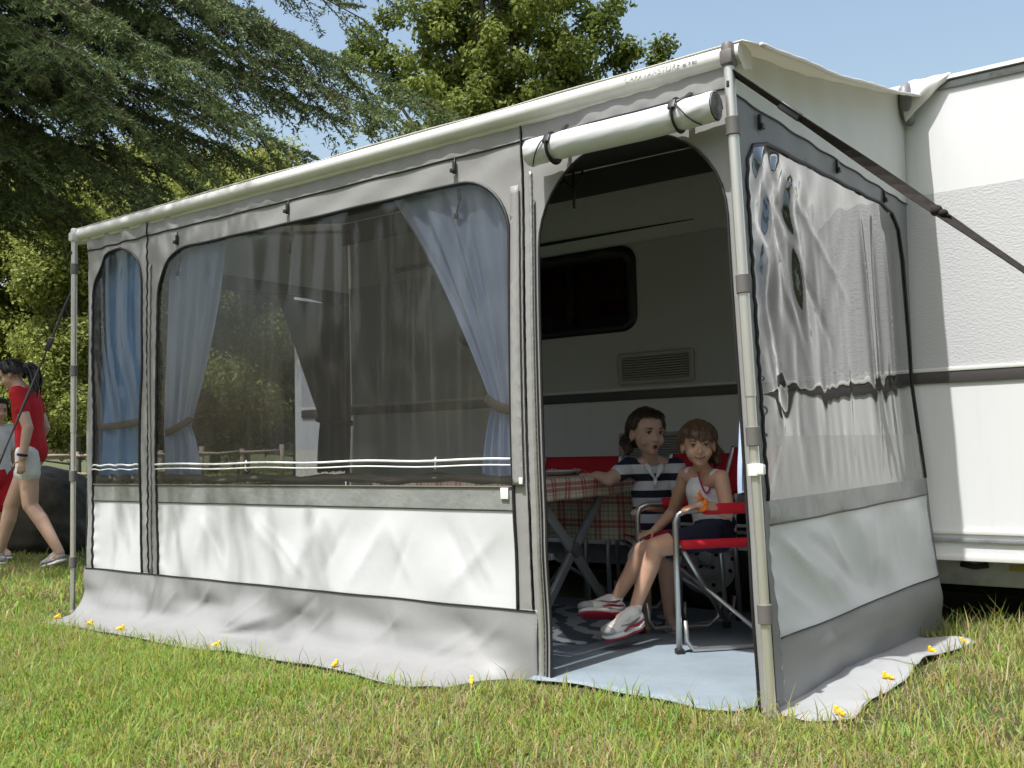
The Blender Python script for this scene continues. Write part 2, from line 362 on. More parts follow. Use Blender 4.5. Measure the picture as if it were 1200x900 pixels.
def fdisp(x, z):
    d = .010*vnoise(x*1.3+3, z*1.1, 1) + .004*vnoise(x*4, z*2.2, 2)
    lf = np.exp(-((x+3.6)/.45)**2); d += lf*.009*np.sin(x*34+3*vnoise(x*2, z*2, 4)+z*3)*sstep(.3, .9, z)       # gathers of the narrow panel
    for x0, a in ((-3.28, .0032), (-.875, .0012), (-3.80, .003), (-3.19, .0015)):
        d += a*np.sin(z*95+2.5*vnoise(z*6, x*9, 6))*np.exp(-((x-x0)/.045)**2)                                       # puckers along the zips
    d += .006*np.sin((x-.75*z)*17+2.2*vnoise(x*1.2, z*1.5, 8))*np.exp(-((z-1.93)/.05)**2)
    d += .009*np.maximum(0, vnoise(x*5.5, 3.1+z*2, 12))*sstep(1.975, 2.02, z)*(1-sstep(2.03, 2.06, z)) + .0022*np.sin(x*58+4*vnoise(x*2, z, 3))*sstep(1.985, 2.0, z)*(1-sstep(2.03, 2.05, z))
    lo = sstep(.62, .45, z)                                                                                          # long soft folds of the lower panels
    d += lo*(.011*np.sin((x*.9+z*.55)*11+1.6*vnoise(x*1.5, z*1.5, 15))*np.clip(vnoise(x*.9+5, z*.6, 16)+.35, 0, 1)*.5 + .003*np.sin((x-z*.8)*15))
    d += lo*creases(x, z, FCR)
    return d
def front(x, z):
    x = np.asarray(x); z = np.asarray(z)
    return np.stack([x+lean(x, z), -fdisp(x, z), z], 1)
def fpt(x, z, out=0): p = front(np.array([x]), np.array([z]))[0]; return Vector((p[0], p[1]-out, p[2]))
def fline(poly, out=0, step=.03, closed=False): return [fpt(x, z, out) for x, z in densify(poly, step, closed)]
def arch(x0, x1, zt, r, n=10):      # from bottom-left corner up, over and down
    o = []
    for k in range(n+1): t = R(180-90*k/n); o.append((x0+r+r*math.cos(t), zt-r+r*math.sin(t)))
    for k in range(n+1): t = R(90-90*k/n); o.append((x1-r+r*math.cos(t), zt-r+r*math.sin(t)))
    return o
SEAM, LOW, BAND, WIN = 1.985, .245, .605, .692
def panel(x0, x1, hx0, hx1, zt, r, zb, name):
    a = arch(hx0, hx1, zt, r)
    sheet(name, [(x0, zb), (hx0, zb)] + a + [(hx1, zb), (x1, zb), (x1, SEAM), (x0, SEAM)], [], front, .03, M['grey'], awn)
    return a
aL = panel(-3.86, -3.285, -3.80, -3.335, 1.955, .232, LOW, 'front_panel')
aM = panel(-3.275, -.885, -3.195, -.945, 1.88, .24, LOW, 'front_panel')
aD = panel(-.872, -.012, -.805, -.042, 1.90, .33, .0, 'door_panel')
for x0, x1 in ((-3.86, -3.285), (-3.275, -.885), (-.872, -.012)):
    sheet('valance', [(x0, SEAM), (x1, SEAM), (x1, 2.062), (x0, 2.062)], [], front, .022, M['grey'], awn)
    MB().tube(fline([(x0, SEAM), (x1, SEAM)], .003), .0035, 6).build('seam_piping', M['trim'], awn)
for a, x0, x1 in ((aL, -3.80, -3.335), (aM, -3.195, -.945)):
    sheet('lower_panel', [(x0, LOW), (x1, LOW), (x1, BAND), (x0, BAND)], [], front, .019, M['white'], awn)
    sheet('window_band', [(x0, BAND), (x1, BAND), (x1, WIN), (x0, WIN)], [], front, .03, M['band'], awn)
    wm = [(x0, WIN)] + a + [(x1, WIN)]
    def pane_fn(x, z, x0=x0, x1=x1, wm=np.array(wm)):
        P = front(x, z); d = np.clip(np.minimum.reduce([x-x0, x1-x, z-WIN, 1.9-z])/.15, 0, 1)
        P[:, 1] -= d*(.0020*vnoise(x*7, z*.9, 31)+.0015*np.sin(x*40+3*vnoise(x*3, z, 33))*sstep(1.2, 1.8, z)) - .002; return P
    sheet('window_pane', wm, [], pane_fn, .035, M['pvc'], awn)
    MB().tube(fline([(x0, LOW)] + a + [(x1, LOW)], .004), .0065, 6).build('window_piping', M['trim'], awn)
    MB().tube(fline([(x0, BAND), (x1, BAND)], .003), .0025, 6).build('seam_piping', M['trim'], awn)
    MB().tube(fline([(x0, WIN), (x1, WIN)], .002), .004, 6).build('window_sill_piping', M['tie'], awn)
    for dz, rr in ((.795, .0052), (.772, .0036)):
        MB().tube([(x0+.005+(x1-x0-.01)*k/24, fpt(x0+.005+(x1-x0-.01)*k/24, dz, .010).y, dz+.003*math.sin(k*.9)) for k in range(25)], rr, 6).build('window_rod', M['whiteplastic'], awn)
    # brown rolled inner blind lying along the sill
    MB().tube([(x0+.02+(x1-x0-.04)*k/30, .02+.003*math.sin(k*1.7), .722+.006*math.sin(k*.8)) for k in range(31)], [.018+.004*math.sin(k*2.1) for k in range(31)], 8).build('rolled_blind', M['tie'], awn)
for x in (-2.5, -1.33):
    MB().tube([(x, .004, .808), (x+.004, -.004, .80), (x, -.004, .765), (x+.006, .006, .755)], .004, 6).build('rod_clip', M['whiteplastic'], awn)
MB().tube(fline([(-.805, .0)] + aD + [(-.042, .0)], .003), .005, 6).build('door_piping', M['trim'], awn)
# zips: a dark flap line and bright teeth
MB().tube(fline([(-3.280, LOW), (-3.280, 2.05)], .003), .004, 6).build('zip', M['trim'], awn)
MB().tube(fline([(-3.255, LOW), (-3.255, 1.83)], .006), .010, 6, flat=.4, fdir=(0, 1, 0)).build('zip_cover', M['grey'], awn)
MB().tube(fline([(-.879, .25), (-.879, 2.05)], .003), .003, 6).build('zip', M['trim'], awn)
MB().tube(fline([(-.838, .0), (-.838, 1.86)], .006, .012), [.0048+.002*(k % 2) for k in range(len(fline([(-.838, .0), (-.838, 1.86)], .006, .012)))], 6).build('zip_teeth', M['tube'], awn)
MB().tube(fline([(-.822, .0), (-.822, 1.75)], .005, .02), .003, 6).build('zip', M['black'], awn)
sheet('zip_flap', [(-.94, .70), (-.892, .70), (-.892, 1.82), (-.93, 1.82)], [], lambda x, z: front(x, z)+np.array([0, -.012, 0]), .03, M['grey'], awn, .003)
MB().box(fpt(-.90, .715, .017), (.016, .004, .024), bev=.001).build('zip_pull', M['whiteplastic'], awn)
MB().box(fpt(-.985, .668, .006), (.036, .003, .042), bev=.001).build('care_label', M['whiteplastic'], awn)
# ---- front skirt and its mud flap in one cloth
PS = np.array([0, .12, .20, .25, .30, .50]); PY = np.array([0, .012, .045, .085, .13, .325]); PZ = np.array([LOW, .126, .05, .018, .010, .006])
KCR = [(-2.35, .04, -2.62, .25, .016, .014), (-1.9, .06, -2.15, .28, .014, .014), (-1.62, .03, -1.5, .22, -.012, .014), (-1.12, .08, -1.4, .26, .012, .014), (-3.0, .05, -3.2, .28, .012, .014), (-3.52, .02, -3.6, .28, .010, .012), (-2.75, .03, -3.05, .30, .022, .035), (-2.2, .10, -2.75, .30, .024, .035), (-2.0, .02, -2.3, .22, -.016, .03), (-1.5, .05, -1.75, .28, .016, .04), (-1.25, .04, -1.05, .2, -.014, .03), (-3.45, .03, -3.3, .3, .016, .03), (-3.65, .02, -3.7, .25, -.012, .03), (-3.22, .0, -3.25, .36, -.018, .02), (-1.0, .05, -1.3, .3, .014, .04)]
def skirt_fn(x, s):
    k = sstep(-.862, -1.12, x); e = .02*vnoise(x*2.2, s*2, 41)*sstep(.1, .3, s)
    y = np.interp(s, PS, PY)*k; z = k*np.interp(s, PS, PZ) + (1-k)*(LOW-s*.98)
    w = .030*np.sin((x*.9+s*1.9)*8.5+2*vnoise(x*1.4, s*3, 42))*np.clip(vnoise(x*.8+2, s*2, 43)+.45, 0, 1)*np.exp(-((s-.17)/.08)**2)*k
    w2 = .012*np.sin((x-s*1.6)*11)*np.exp(-((s-.13)/.08)**2)*k
    w2 = w2 + creases(x, s, KCR)*k
    z = z + np.clip(.022*vnoise(x*2.6, s*3, 44)*sstep(.25, .46, s)+.004*vnoise(x*9, s*9, 45)*sstep(.25, .4, s), 0, 1)*k
    xx = x + np.where(x < -3.6, (.14*sstep(-3.6, -3.86, x))*sstep(.12, .43, s), 0)
    return np.stack([xx+lean(x, np.maximum(z, 0)), -(y+e*k+w+w2)-fdisp(x, np.full_like(x, LOW))*sstep(.12, .0, s), z+gz(xx, -y)*0], 1)
btm = [(x, .485+.02*math.sin(x*4.3)+.012*math.sin(x*9.7+1)) for x in np.linspace(-3.88, -1.2, 40)] + [(-1.05, .41), (-.95, .33), (-.89, .26), (-.862, .245)]
sheet('skirt', [(-3.88, 0)] + btm + [(-.862, 0)], [], skirt_fn, .017, M['skirt'], awn, .002)
MB().tube([Vector(skirt_fn(np.array([x]), np.array([.004]))[0])+Vector((0, -.004, 0)) for x in np.linspace(-3.87, -.87, 100)], .003, 6).build('seam_piping', M['trim'], awn)
MB().tube([Vector(skirt_fn(np.array([x]), np.array([s]))[0])+Vector((0, 0, -.003)) for x, s in btm], .0035, 6).build('flap_hem', M['trim'], awn)
# ---- side walls (the right one faces the viewer, the left one only shows through the windows)
def roof_fn(x, y):
    t = np.clip((y+.03)/2.0, 0, 1); z = 2.118+.385*t-.020*np.sin(math.pi*t)-.010*np.sin(math.pi*t)*np.sin(x*2.1)+.003*vnoise(x*3, y*3, 81)
    z = z-.030*sstep(.02, .085, x)-.0025*sstep(.0, .085, x)*np.sin(y*9+1)
    return np.stack([x, y, z], 1)
def rear_x(z): return np.interp(z, [0, .2, .35, 1.1, 1.9, 2.5], [.055, .05, .04, -.022, -.012, .0])
def sdisp(y, z):
    d = .010*vnoise(y*1.5+7, z*1.1, 51) + .004*np.sin(y*22+z*3+2*vnoise(y*2, z*2, 52))*sstep(1.75, 2.0, z)
    d += .004*np.sin(z*85+2*vnoise(z*5, y*8, 53))*np.exp(-((y-.07)/.05)**2)
    lo = sstep(.6, .5, z); d += lo*(.014*np.sin((y*1.3+z*.8)*8+vnoise(y*2, z*2, 54))*np.clip((z-.2)/.15, 0, 1) + creases(y, z, SCR) + .006*sstep(.25, .1, z)*np.sin(y*7))
    d += .035*np.exp(-((z-.14)/.09)**2)*sstep(.1, .5, y)      # the grey hem bellies out over the mud flap
    return d
def side(y, z, sgn=1):
    y = np.asarray(y); z = np.asarray(z); t = np.clip(y/D, 0, 1)
    x = lean(np.zeros_like(z), z)*(1-t) + rear_x(z)*t + sdisp(y, z)*np.clip(y/.12, 0, 1)*np.clip((D+.02-y)/.12, .15, 1)
    zz = z + (gz(x, y)+.004)*np.clip(1-z/.3, 0, 1)
    return np.stack([x-.006, y, zz], 1)
def side_l(y, z): P = side(y, z); P[:, 0] = -3.885-P[:, 0]*.6; return P
PCR = [(.16, 1.86, .55, 1.05, .016, .03), (.2, 1.86, .85, 1.15, -.014, .03), (.3, 1.87, 1.1, 1.35, .010, .025), (.14, 1.8, .32, .9, -.016, .03), (.12, 1.6, .28, .75, .014, .025), (1.28, 1.85, 1.34, .7, .022, .03), (1.46, 1.85, 1.50, .75, -.022, .03), (1.64, 1.8, 1.66, .7, .020, .03), (.45, 1.3, .42, .7, -.010, .03), (.7, 1.2, .68, .7, .006, .03), (1.0, 1.2, .95, .7, .005, .03)]
def sline(f, poly, out=0, step=.03, closed=False):
    q = np.array(densify(poly, step, closed)); P = f(q[:, 0], q[:, 1]); P[:, 0] += out; return [Vector(p) for p in P]
SB, SW, ST = .215, .57, .648
for f, sg in ((side, 1), (side_l, -1)):
    o_ = .004*sg; y0, y1 = .082, 1.93
    win = [(y0, ST), (y0, 1.70), (y0+.02, 1.77), (y0+.07, 1.83), (.28, 1.865), (1.60, 1.90), (1.75, 1.885), (1.85, 1.82), (1.905, 1.68), (1.95, 1.2), (1.968, ST)]
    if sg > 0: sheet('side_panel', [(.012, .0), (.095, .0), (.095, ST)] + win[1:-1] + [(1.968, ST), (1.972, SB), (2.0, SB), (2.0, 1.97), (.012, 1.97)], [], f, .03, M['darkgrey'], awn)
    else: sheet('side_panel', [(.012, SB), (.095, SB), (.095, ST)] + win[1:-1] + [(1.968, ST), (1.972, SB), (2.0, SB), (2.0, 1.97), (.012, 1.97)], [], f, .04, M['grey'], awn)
    sheet('side_gable', [(.012, 1.97), (2.0, 1.97), *[(yy, float(roof_fn(np.array([-.02]), np.array([yy]))[0][2])-.004) for yy in np.linspace(2.0, .012, 24)]], [], f, .04, M['gable'], awn)
    sheet('side_lower_panel', [(.095, SB), (1.965, SB), (1.962, SW), (.095, SW)], [], f, .019, M['white'], awn)
    sheet('side_band', [(.095, SW), (1.962, SW), (1.955, ST), (.095, ST)], [], f, .03, M['band'], awn)
    sheet('side_skirt', [(.095, .004), (1.99, .0), (1.965, SB), (.095, SB)], [], f, .025, M['skirt'], awn)
    def pane_fn(y, z, f=f):
        P = f(y, z); d = np.clip(np.minimum.reduce([y-.1, 1.93-y, z-ST, 1.87-z])/.10, 0, 1); fr = sstep(1.3, .1, y)
        fold = .007*vnoise((y-.12*z)*11, z*1.0, 61)*(.15+.9*fr) + .0015*vnoise((y+.05*z)*34, z*2.1, 62)*(.1+fr) + creases(y, z, PCR) + .006*fr*np.sin((y*1.5-z*.9)*24+3*vnoise(y*3, z*3, 63))*sstep(1.0, 1.8, z)
        fold += .013*sstep(.75, .15, y)*vnoise(y*4+2, z*5.5, 66)+.006*sstep(.9, .2, y)*vnoise(y*11, z*9, 67)
        fold += .005*vnoise(y*10+4, z*.7, 64)*np.exp(-((y-1.5)/.22)**2) + .002*np.sin(y*70+z*6)*sstep(.95, .7, z)
        fold += .030*vnoise(y*14+2*z, z*1.4, 68)*np.exp(-((y-.42)/.20)**4-((z-1.45)/.28)**4)+.010*vnoise(y*9, z*4.0, 69)*sstep(.42, .12, y)
        P[:, 0] += d*fold; return P
    sheet('side_window_pane', [(y0, .855)] + win[1:-1] + [(1.96, .855)], [], pane_fn, .018, M['pvc_side'], awn)
    sheet('side_window_strip', [(y0, ST), (1.968, ST), (1.96, .855), (y0, .855)], [], pane_fn, .03, M['pvc_strip'], awn)
    MB().tube(sline(f, win, o_), .0065, 6).build('window_piping', M['trim'], awn)
    MB().tube(sline(f, [(.015, 1.97), (2.0, 1.97)], o_), .003, 6).build('seam_piping', M['trim'], awn)
    MB().tube(sline(f, [(.095, SB), (1.965, SB)], o_), .0025, 6).build('seam_piping', M['trim'], awn)
    MB().tube(sline(f, [(.095, SW), (1.962, SW)], o_), .003, 6).build('seam_piping', M['tie'], awn)
    MB().tube(sline(f, [(.02, .01), (.02, 1.95)], o_), .006, 6).build('zip', M['trim'], awn)
def flap_fn(x, y):
    return np.stack([x, y, gz(x, y)+.012+.020*np.clip(vnoise(x*5, y*3.1, 71)+.1, 0, 1)*sstep(.02, .15, x)+.006*vnoise(x*14, y*9, 72)], 1)
sheet('mud_flap', FLAP_R, [], flap_fn, .03, M['flap'], awn, .003)
# ---- roof, beam, end fittings
sheet('roof', [(-3.97, -.02), (.082, -.02), (.085, 1.96), (-3.97, 1.96)], [], roof_fn, .06, M['roof'], awn, .004)
MB().tube([Vector(roof_fn(np.array([.084]), np.array([y]))[0]) for y in np.linspace(-.02, 1.96, 60)], [.008+.0012*math.sin(k*1.3) for k in range(60)], 8).build('roof_hem', M['roof'], awn)
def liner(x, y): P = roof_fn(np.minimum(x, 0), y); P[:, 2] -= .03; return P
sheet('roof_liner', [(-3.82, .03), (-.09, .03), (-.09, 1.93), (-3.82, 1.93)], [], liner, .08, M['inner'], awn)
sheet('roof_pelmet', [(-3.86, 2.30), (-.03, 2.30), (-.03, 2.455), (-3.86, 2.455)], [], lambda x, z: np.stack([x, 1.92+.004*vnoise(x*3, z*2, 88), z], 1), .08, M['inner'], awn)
prof = [(y_+.048, 2.085+(z_-2.085)*.86) for y_, z_ in [(-.060, 2.052), (-.074, 2.064), (-.080, 2.082), (-.079, 2.100), (-.072, 2.115), (-.058, 2.126), (-.038, 2.131), (.0, 2.128), (.03, 2.118), (.03, 2.05), (-.004, 2.044), (-.02, 2.036), (-.040, 2.034), (-.050, 2.040), (-.052, 2.050)]]
beam = MB().prism([(-3.985, y, z) for y, z in prof], (3.995, 0, 0)).build('front_beam', M['beam'], awn, angle=50)
for x0 in (-3.997,):
    MB().prism([(x0, y*1.0, (z-2.08)*1.03+2.08) for y, z in prof], (.022 if x0 > -1 else .014, 0, 0)).build('beam_end_cap', M['collar'] if x0 > -1 else M['beam'], awn, angle=50)
# printed lettering on the beam
def lettering(text, x0, x1, zc, yoff, mat):
    cu = bpy.data.curves.new('lettering', 'FONT'); cu.body = text; cu.size = 1; cu.shear = .12; cu.space_character = 1.08
    o = bpy.data.objects.new('tmp', cu); col.objects.link(o); bpy.context.view_layer.update()
    me = bpy.data.meshes.new_from_object(o.evaluated_get(bpy.context.evaluated_depsgraph_get())); bpy.data.objects.remove(o)
    n = len(me.vertices); c = np.zeros(n*3, np.float32); me.vertices.foreach_get('co', c); c = c.reshape(-1, 3)
    s = (x1-x0)/(c[:, 0].max()-c[:, 0].min()); P = np.zeros_like(c); P[:, 0] = x0+(c[:, 0]-c[:, 0].min())*s
    hz = c[:, 1]*s*1.35; P[:, 2] = zc+hz; P[:, 1] = np.interp(P[:, 2], [2.067, 2.082, 2.098, 2.111, 2.120], [-.026, -.032, -.031, -.024, -.010])-.0012
    me.vertices.foreach_set('co', P.ravel()); me.update(); return link('lettering', me, mat, beam, False)
qi = NT('worn_print_ink'); f_ = qi.ramp(qi.noise(90, qi.coord((1, 1, 1)), 4, .7), [(.42, (.08, .08, .10)), (.58, (.55, .54, .50))]); qi.l(f_, qi.p.inputs['Base Color'])
lettering('CARAVANSTORE', -.405, -.195, 2.080, 0, qi.m)
for k, w in enumerate((.012, .007, .016)): MB().box((-.178+k*.018, -.0325, 2.088+.002*(k % 2)), (w, .0016, .008)).build('print_mark', qi.m, beam, False)
def post(px, pz, cols, wh, r, lx, name='post'):
    def at(z): return Vector((px+lx*(.0280-.058*z/2.1), -.032, z))
    p = MB().tube([at(-.03), at(1.0)], r*.88, 14).tube([at(.98), at(2.06)], r, 14).build(name, M['alu'], awn, angle=40)
    for z in cols: MB().tube([at(z-.030), at(z-.028), at(z+.028), at(z+.030)], [r*1.12, r*1.28, r*1.28, r*1.12], 14).build('collar', M['collar'], p, angle=40)
    if wh: MB().tube([at(wh-.018), at(wh+.018)], r*1.4, 14).box(at(wh)+Vector((.02, -.012, 0)), (.03, .02, .03), bev=.003).build('clamp', M['whiteplastic'], p, angle=40)
    MB().tube([at(2.040), at(2.05), at(2.105), at(2.118)], [r*1.1, r*1.25, r*1.25, r*1.0], 14).box(at(2.07)+Vector((0, .0, 0)), (.044, .05, .05), bev=.010).build('post_head', M['collar'] if lx else M['beam'], p, angle=40)
    MB().box(at(1.98)+Vector((0, -r*.9, 0)), (.010, .006, .022), bev=.002).build('button', M['black'], p)
    MB().tube([at(-.035), at(.012)], r*1.25, 12).build('foot', M['collar'], p)
    return p
post(.006, 0, (1.845, 1.335, .855, .31), .752, .0178, 1); post(-3.945, 0, (1.89, 1.32, .74, .27), 0, .0158, 0)
# rafters under the roof
for x in (-3.80, -1.95, -.12): MB().tube([(x, .03, 2.06), (x, 1.0, 2.23), (x, 1.93, 2.40)], .014, 10).build('rafter', M['alu'], awn)
# rolled-up door with straps
rx0, rx1, rr, rc = -.778, -.030, .048, (-.074, 1.910)
def roll(u, v):
    x = rx0+(rx1-rx0)*u; t = 2*math.pi*v; e = min(u, 1-u)
    dip = sum(math.exp(-((x-xs)/.018)**2) for xs in (-.672, -.165)); r_ = rr*(1-.10*dip)*(1+.02*math.sin(9*t+x*40)*(1 if e < .2 else .3)+.012*math.sin(x*90+3*t)*(e < .18))*(1+.35*max(0, .02-e))
    return (x+lean(np.array([x]), np.array([1.9]))[0], rc[0]+r_*math.cos(t), rc[1]+r_*math.sin(t)-.012*(1-u)+.004*math.sin(x*7))
rol = MB().grid(roll, 110, 36).build('rolled_door', M['white'], awn)
sp = [(0, .047*(1-k/70)*math.cos(k*.55), .047*(1-k/70)*math.sin(k*.55)) for k in range(66)]
for xe in (rx1-.001, rx0+.001):
    ex = xe+lean(np.array([xe]), np.array([1.9]))[0]
    MB().tube([(ex-.004, rc[0], rc[1]), (ex+.001, rc[0], rc[1])], .045, 20).build('roll_core', M['black'], rol)
    MB().tube([(ex+.003*(1 if xe > -.5 else -1), rc[0]+b, rc[1]+c-(.012 if xe < -.5 else 0)) for a, b, c in sp], .0028, 5).build('roll_spiral', M['darkgrey'], rol)
for xs in (-.672, -.165):
    xl = xs+lean(np.array([xs]), np.array([1.9]))[0]; u_ = (xs-rx0)/(rx1-rx0); cz = rc[1]-.012*(1-u_)
    MB().tube([(xl, rc[0]+.0495*math.cos(t), cz+.0495*math.sin(t)) for t in np.linspace(.6, 2*math.pi+.5, 34)], .0115, 6, flat=.22, fdir=None).build('roll_strap', M['black'], rol)
    MB().tube([(xl, rc[0]-.040, cz+.032), (xl+.012, -.035, cz+.070), (xl+.02, -.014, SEAM+.01)], .010, 6, flat=.25, fdir=(0, 1, 0)).box((xl, rc[0]-.046, cz+.024), (.026, .010, .034), Matrix.Rotation(-.45, 3, 'X'), .003).build('roll_buckle', M['black'], rol)
    MB().tube([(xl-.0, rc[0]-.04, cz+.04)] + [(xl+.085*k/9*(1 if xs > -.5 else -1), rc[0]-.054*math.cos(k*.24-.8), cz-.054*math.sin(k*.24-.8)) for k in range(10)], .0025, 5).build('roll_cord', M['trim'], rol)
# little black toggles along the upper seams
for x, z in ((-3.03, 1.925), (-2.19, 1.945), (-1.20, 1.945)):
    MB().box(fpt(x, z, .01), (.014, .012, .05), bev=.003).box(fpt(x-.004, z-.012, .017), (.022, .014, .016), bev=.003).tube([fpt(x, z+.04, .004), fpt(x, z, .01)], .003, 6).build('toggle', M['black'], awn)
    MB().tube([fpt(x, 1.865, -.012), fpt(x+.003, 1.82, -.014)], .008, 8).tube([fpt(x+.003, 1.825, -.015), fpt(x-.012, 1.765, -.012)], .0045, 6).box(fpt(x-.014, 1.757, -.012), (.018, .01, .022), bev=.003).build('curtain_toggle', M['black'], awn)
for y, z in ((.22, 1.925), (.98, 1.935), (1.62, 1.935)):
    p = side(np.array([y]), np.array([z]))[0]; MB().box((p[0]+.010, y, z), (.012, .018, .055), bev=.003).box((p[0]+.016, y+.004, z-.014), (.014, .028, .018), bev=.003).build('toggle', M['black'], awn)
# ---- strap, guy line
A, B = Vector((-.01, -.03, 2.02)), Vector((2.148, -.105, 0.02)); dv = (B-A).normalized()
st = empty('storm_strap', B, 'dark brown webbing storm strap running from the front post head to the lawn', 'strap')
pts = [A+(B-A)*t for t in np.linspace(0, 1, 60)]; tw = [Vector((0, math.cos(2.35-1.5*min(1, t*2.6)+.35*math.sin(t*14)), math.sin(2.35-1.5*min(1, t*2.6)+.35*math.sin(t*14)))) for t in np.linspace(0, 1, 60)]
mb = MB()
for i in range(59):
    pass
def ribbon(pts, nrm, w, th):
    b = MB(); vs = []
    for p, n in zip(pts, nrm):
        n = (n-dv*n.dot(dv)).normalized(); h = dv.cross(n)
        vs += [p+n*w/2+h*th, p+n*w/2-h*th, p-n*w/2-h*th, p-n*w/2+h*th]
    fs = [(i*4+k, i*4+(k+1) % 4, (i+1)*4+(k+1) % 4, (i+1)*4+k) for i in range(len(pts)-1) for k in range(4)]+[(0, 1, 2, 3), tuple(len(vs)-4+k for k in range(4))]
    return b.add(vs, fs)
ribbon(pts, tw, .030, .0014).build('webbing', M['strap'], st, False)
k1 = A+(B-A)*.085; k2 = A+(B-A)*.275
MB().box(k1, (.085, .014, .026), dv.to_track_quat('X', 'Z').to_matrix(), .004).build('ratchet_buckle', M['black'], st)
MB().ell(k2, (.017, .015, .016)).ell(k2+dv*.022+Vector((0, 0, .004)), (.015, .013, .012)).cone(k2+dv*.015, k2+dv*.05+Vector((0, 0, .012)), .008, .003).build('knot', M['strap'], st)
MB().tube([B+Vector((-.02, 0, .03)), B+Vector((.04, 0, -.12))], .006, 8).build('peg', M['tube'], st)
A2, B2 = Vector((-3.97, -.02, 1.80)), Vector((-4.69, -.405, .01)); dv = (B2-A2).normalized()
gl = empty('guy_line', B2, 'black guy line from the far awning post to the lawn', 'guy line')
MB().tube([A2+(B2-A2)*t for t in np.linspace(0, 1, 30)], [.0105+.003*math.sin(k*.8) for k in range(30)], 6, flat=.4, fdir=(0, 1, 0)).build('webbing', M['rope'], gl)
MB().box(A2+(B2-A2)*.18, (.08, .014, .03), dv.to_track_quat('X', 'Z').to_matrix(), .003).build('slider_buckle', M['black'], gl)
# ---- yellow pegs
PEG = [(-3.745, -.225, 'beside the far awning post'), (-3.404, -.247, 'below the narrow arched window'), (-3.133, -.247, 'just past the zip of the narrow panel'), (-2.376, -.262, 'below the left curtain of the big window'),
       (-1.63, -.268, 'below the middle of the big window'), (-.995, -.213, 'next to the doorway'), (.212, .060, 'at the foot of the near awning post'), (.205, .587, 'midway along the side mud flap'), (.200, 1.204, 'towards the caravan on the side mud flap'), (.245, 1.545, 'at the far tip of the side mud flap')]
for x, y, where in PEG:
    z = float(gz(x, y))+.014; a = math.atan2(y-.8, x+1.9) if x < -.5 else 0
    p = empty('tent_peg', (x, y, z-.02), 'small yellow plastic peg '+where, 'peg', 'yellow pegs pinning the mud flap')
    MB().cone((x, y, z-.10), (x, y, z+.004), .004, .006, 8).build('shank', M['yellow'], p)
    rz = Matrix.Rotation(a+random.uniform(-.5, .5), 3, 'Z')
    MB().box((x, y, z+.008), (.042, .011, .008), rz, .003).box(Vector((x, y, z+.012))+rz @ Vector((-.014, 0, .005)), (.010, .012, .018), rz, .003).ell((x, y, z+.012), (.010, .010, .008)).build('peg_head', M['yellow'], p)
# ================================================================ curtains hanging inside the windows
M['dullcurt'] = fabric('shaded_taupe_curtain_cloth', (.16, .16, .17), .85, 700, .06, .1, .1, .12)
def curtain(name, label, xo, top_in, tie_in, bot_in, ztop, ztie, zbot, y, mat, folds, tiex=None, axis='x', seed=0, bulge=.35, group=None):
    """xo: the edge that hangs straight; *_in: how far the inner edge stands from it at top, tieback and hem"""
    def W(z):
        if z >= ztie:
            t = (ztop-z)/(ztop-ztie); return top_in + (tie_in-top_in)*(t**(1.15) if bulge > 0 else t) + .05*bulge*math.sin(math.pi*t)*(1 if top_in > 0 else -1)
        t = (ztie-z)/(ztie-zbot); return tie_in+(bot_in-tie_in)*(1-(1-t)**2)
    def fn(u, v):
        z = ztop-(ztop-zbot)*v; w = W(z); k = min(1.0, abs(top_in)/max(abs(w), .03)); amp = min(.045, .010*k**.9)*(.35+.65*min(1, v*8))
        c = folds*2*math.pi*u+seed
        s = u+.012*math.sin(c*.5+3*v)
        x = xo+w*s; yy = y+amp*(math.sin(c+.6*math.sin(2.3*v*3+seed))+.45*math.sin(1.7*c+4*v+seed))+.012*math.sin(3*v+u*5+seed)
        z = z+.004*math.sin(c)*(v > .95)
        return (x, yy, z) if axis == 'x' else (yy, x, z)
    c = empty(name, (xo, y, zbot) if axis == 'x' else (y, xo, zbot), label, 'curtain', group)
    o = MB().grid(fn, 90, 70).build('drape', mat, c)
    if tiex is not None:
        a0, a1 = (xo, xo+tie_in) ; e = tiex; pts = []
        for k in range(13):
            t = k/12; xx = a0+(a1-a0)*t*1.04; zz = ztie+e*(.5-t)+.02*math.sin(math.pi*t)*-.6; yy = y-.012*math.sin(math.pi*t)-.016
            pts.append((xx, yy, zz) if axis == 'x' else (yy, xx, zz))
        pts += [((p[0], y+.05, p[2]) if axis == 'x' else (y+.05, p[1], p[2])) for p in pts[::-3]]
        MB().tube(pts, .019, 8, flat=.25, fdir=(0, 1, 0) if axis == 'x' else (1, 0, 0)).build('tieback', M['tie'], c)
    return c
curtain('curtain', 'pale blue curtain tied back beside the doorway in the big window', -.955, -.635, -.135, -.19, 1.90, 1.005, .73, .05, M['blue2'], 5, -.05, seed=1, bulge=-.5)
curtain('curtain', 'lavender blue curtain tied back at the zip end of the big window', -3.19, .47, .20, .28, 1.90, .985, .73, .05, M['blue2'], 5, -.06, seed=2.2)
curtain('curtain', 'vivid blue curtain filling the narrow arched window', -3.84, .56, .52, .50, 1.97, 1.02, .70, .055, M['blue'], 4, -.03, seed=.4, bulge=0)
curtain('curtain', 'pale blue curtain half glimpsed behind the near post in the side window', .225, .36, .012, -.12, 1.84, .97, .672, -.115, M['blue2'], 2, None, 'y', seed=.3, bulge=0)
curtain('curtain', 'pale curtain tied back in the far side window by the caravan', 1.90, -.62, -.27, -.30, 1.86, 1.05, .70, -3.80, M['dullcurt'], 4, -.03, 'y', seed=1.4, bulge=0)
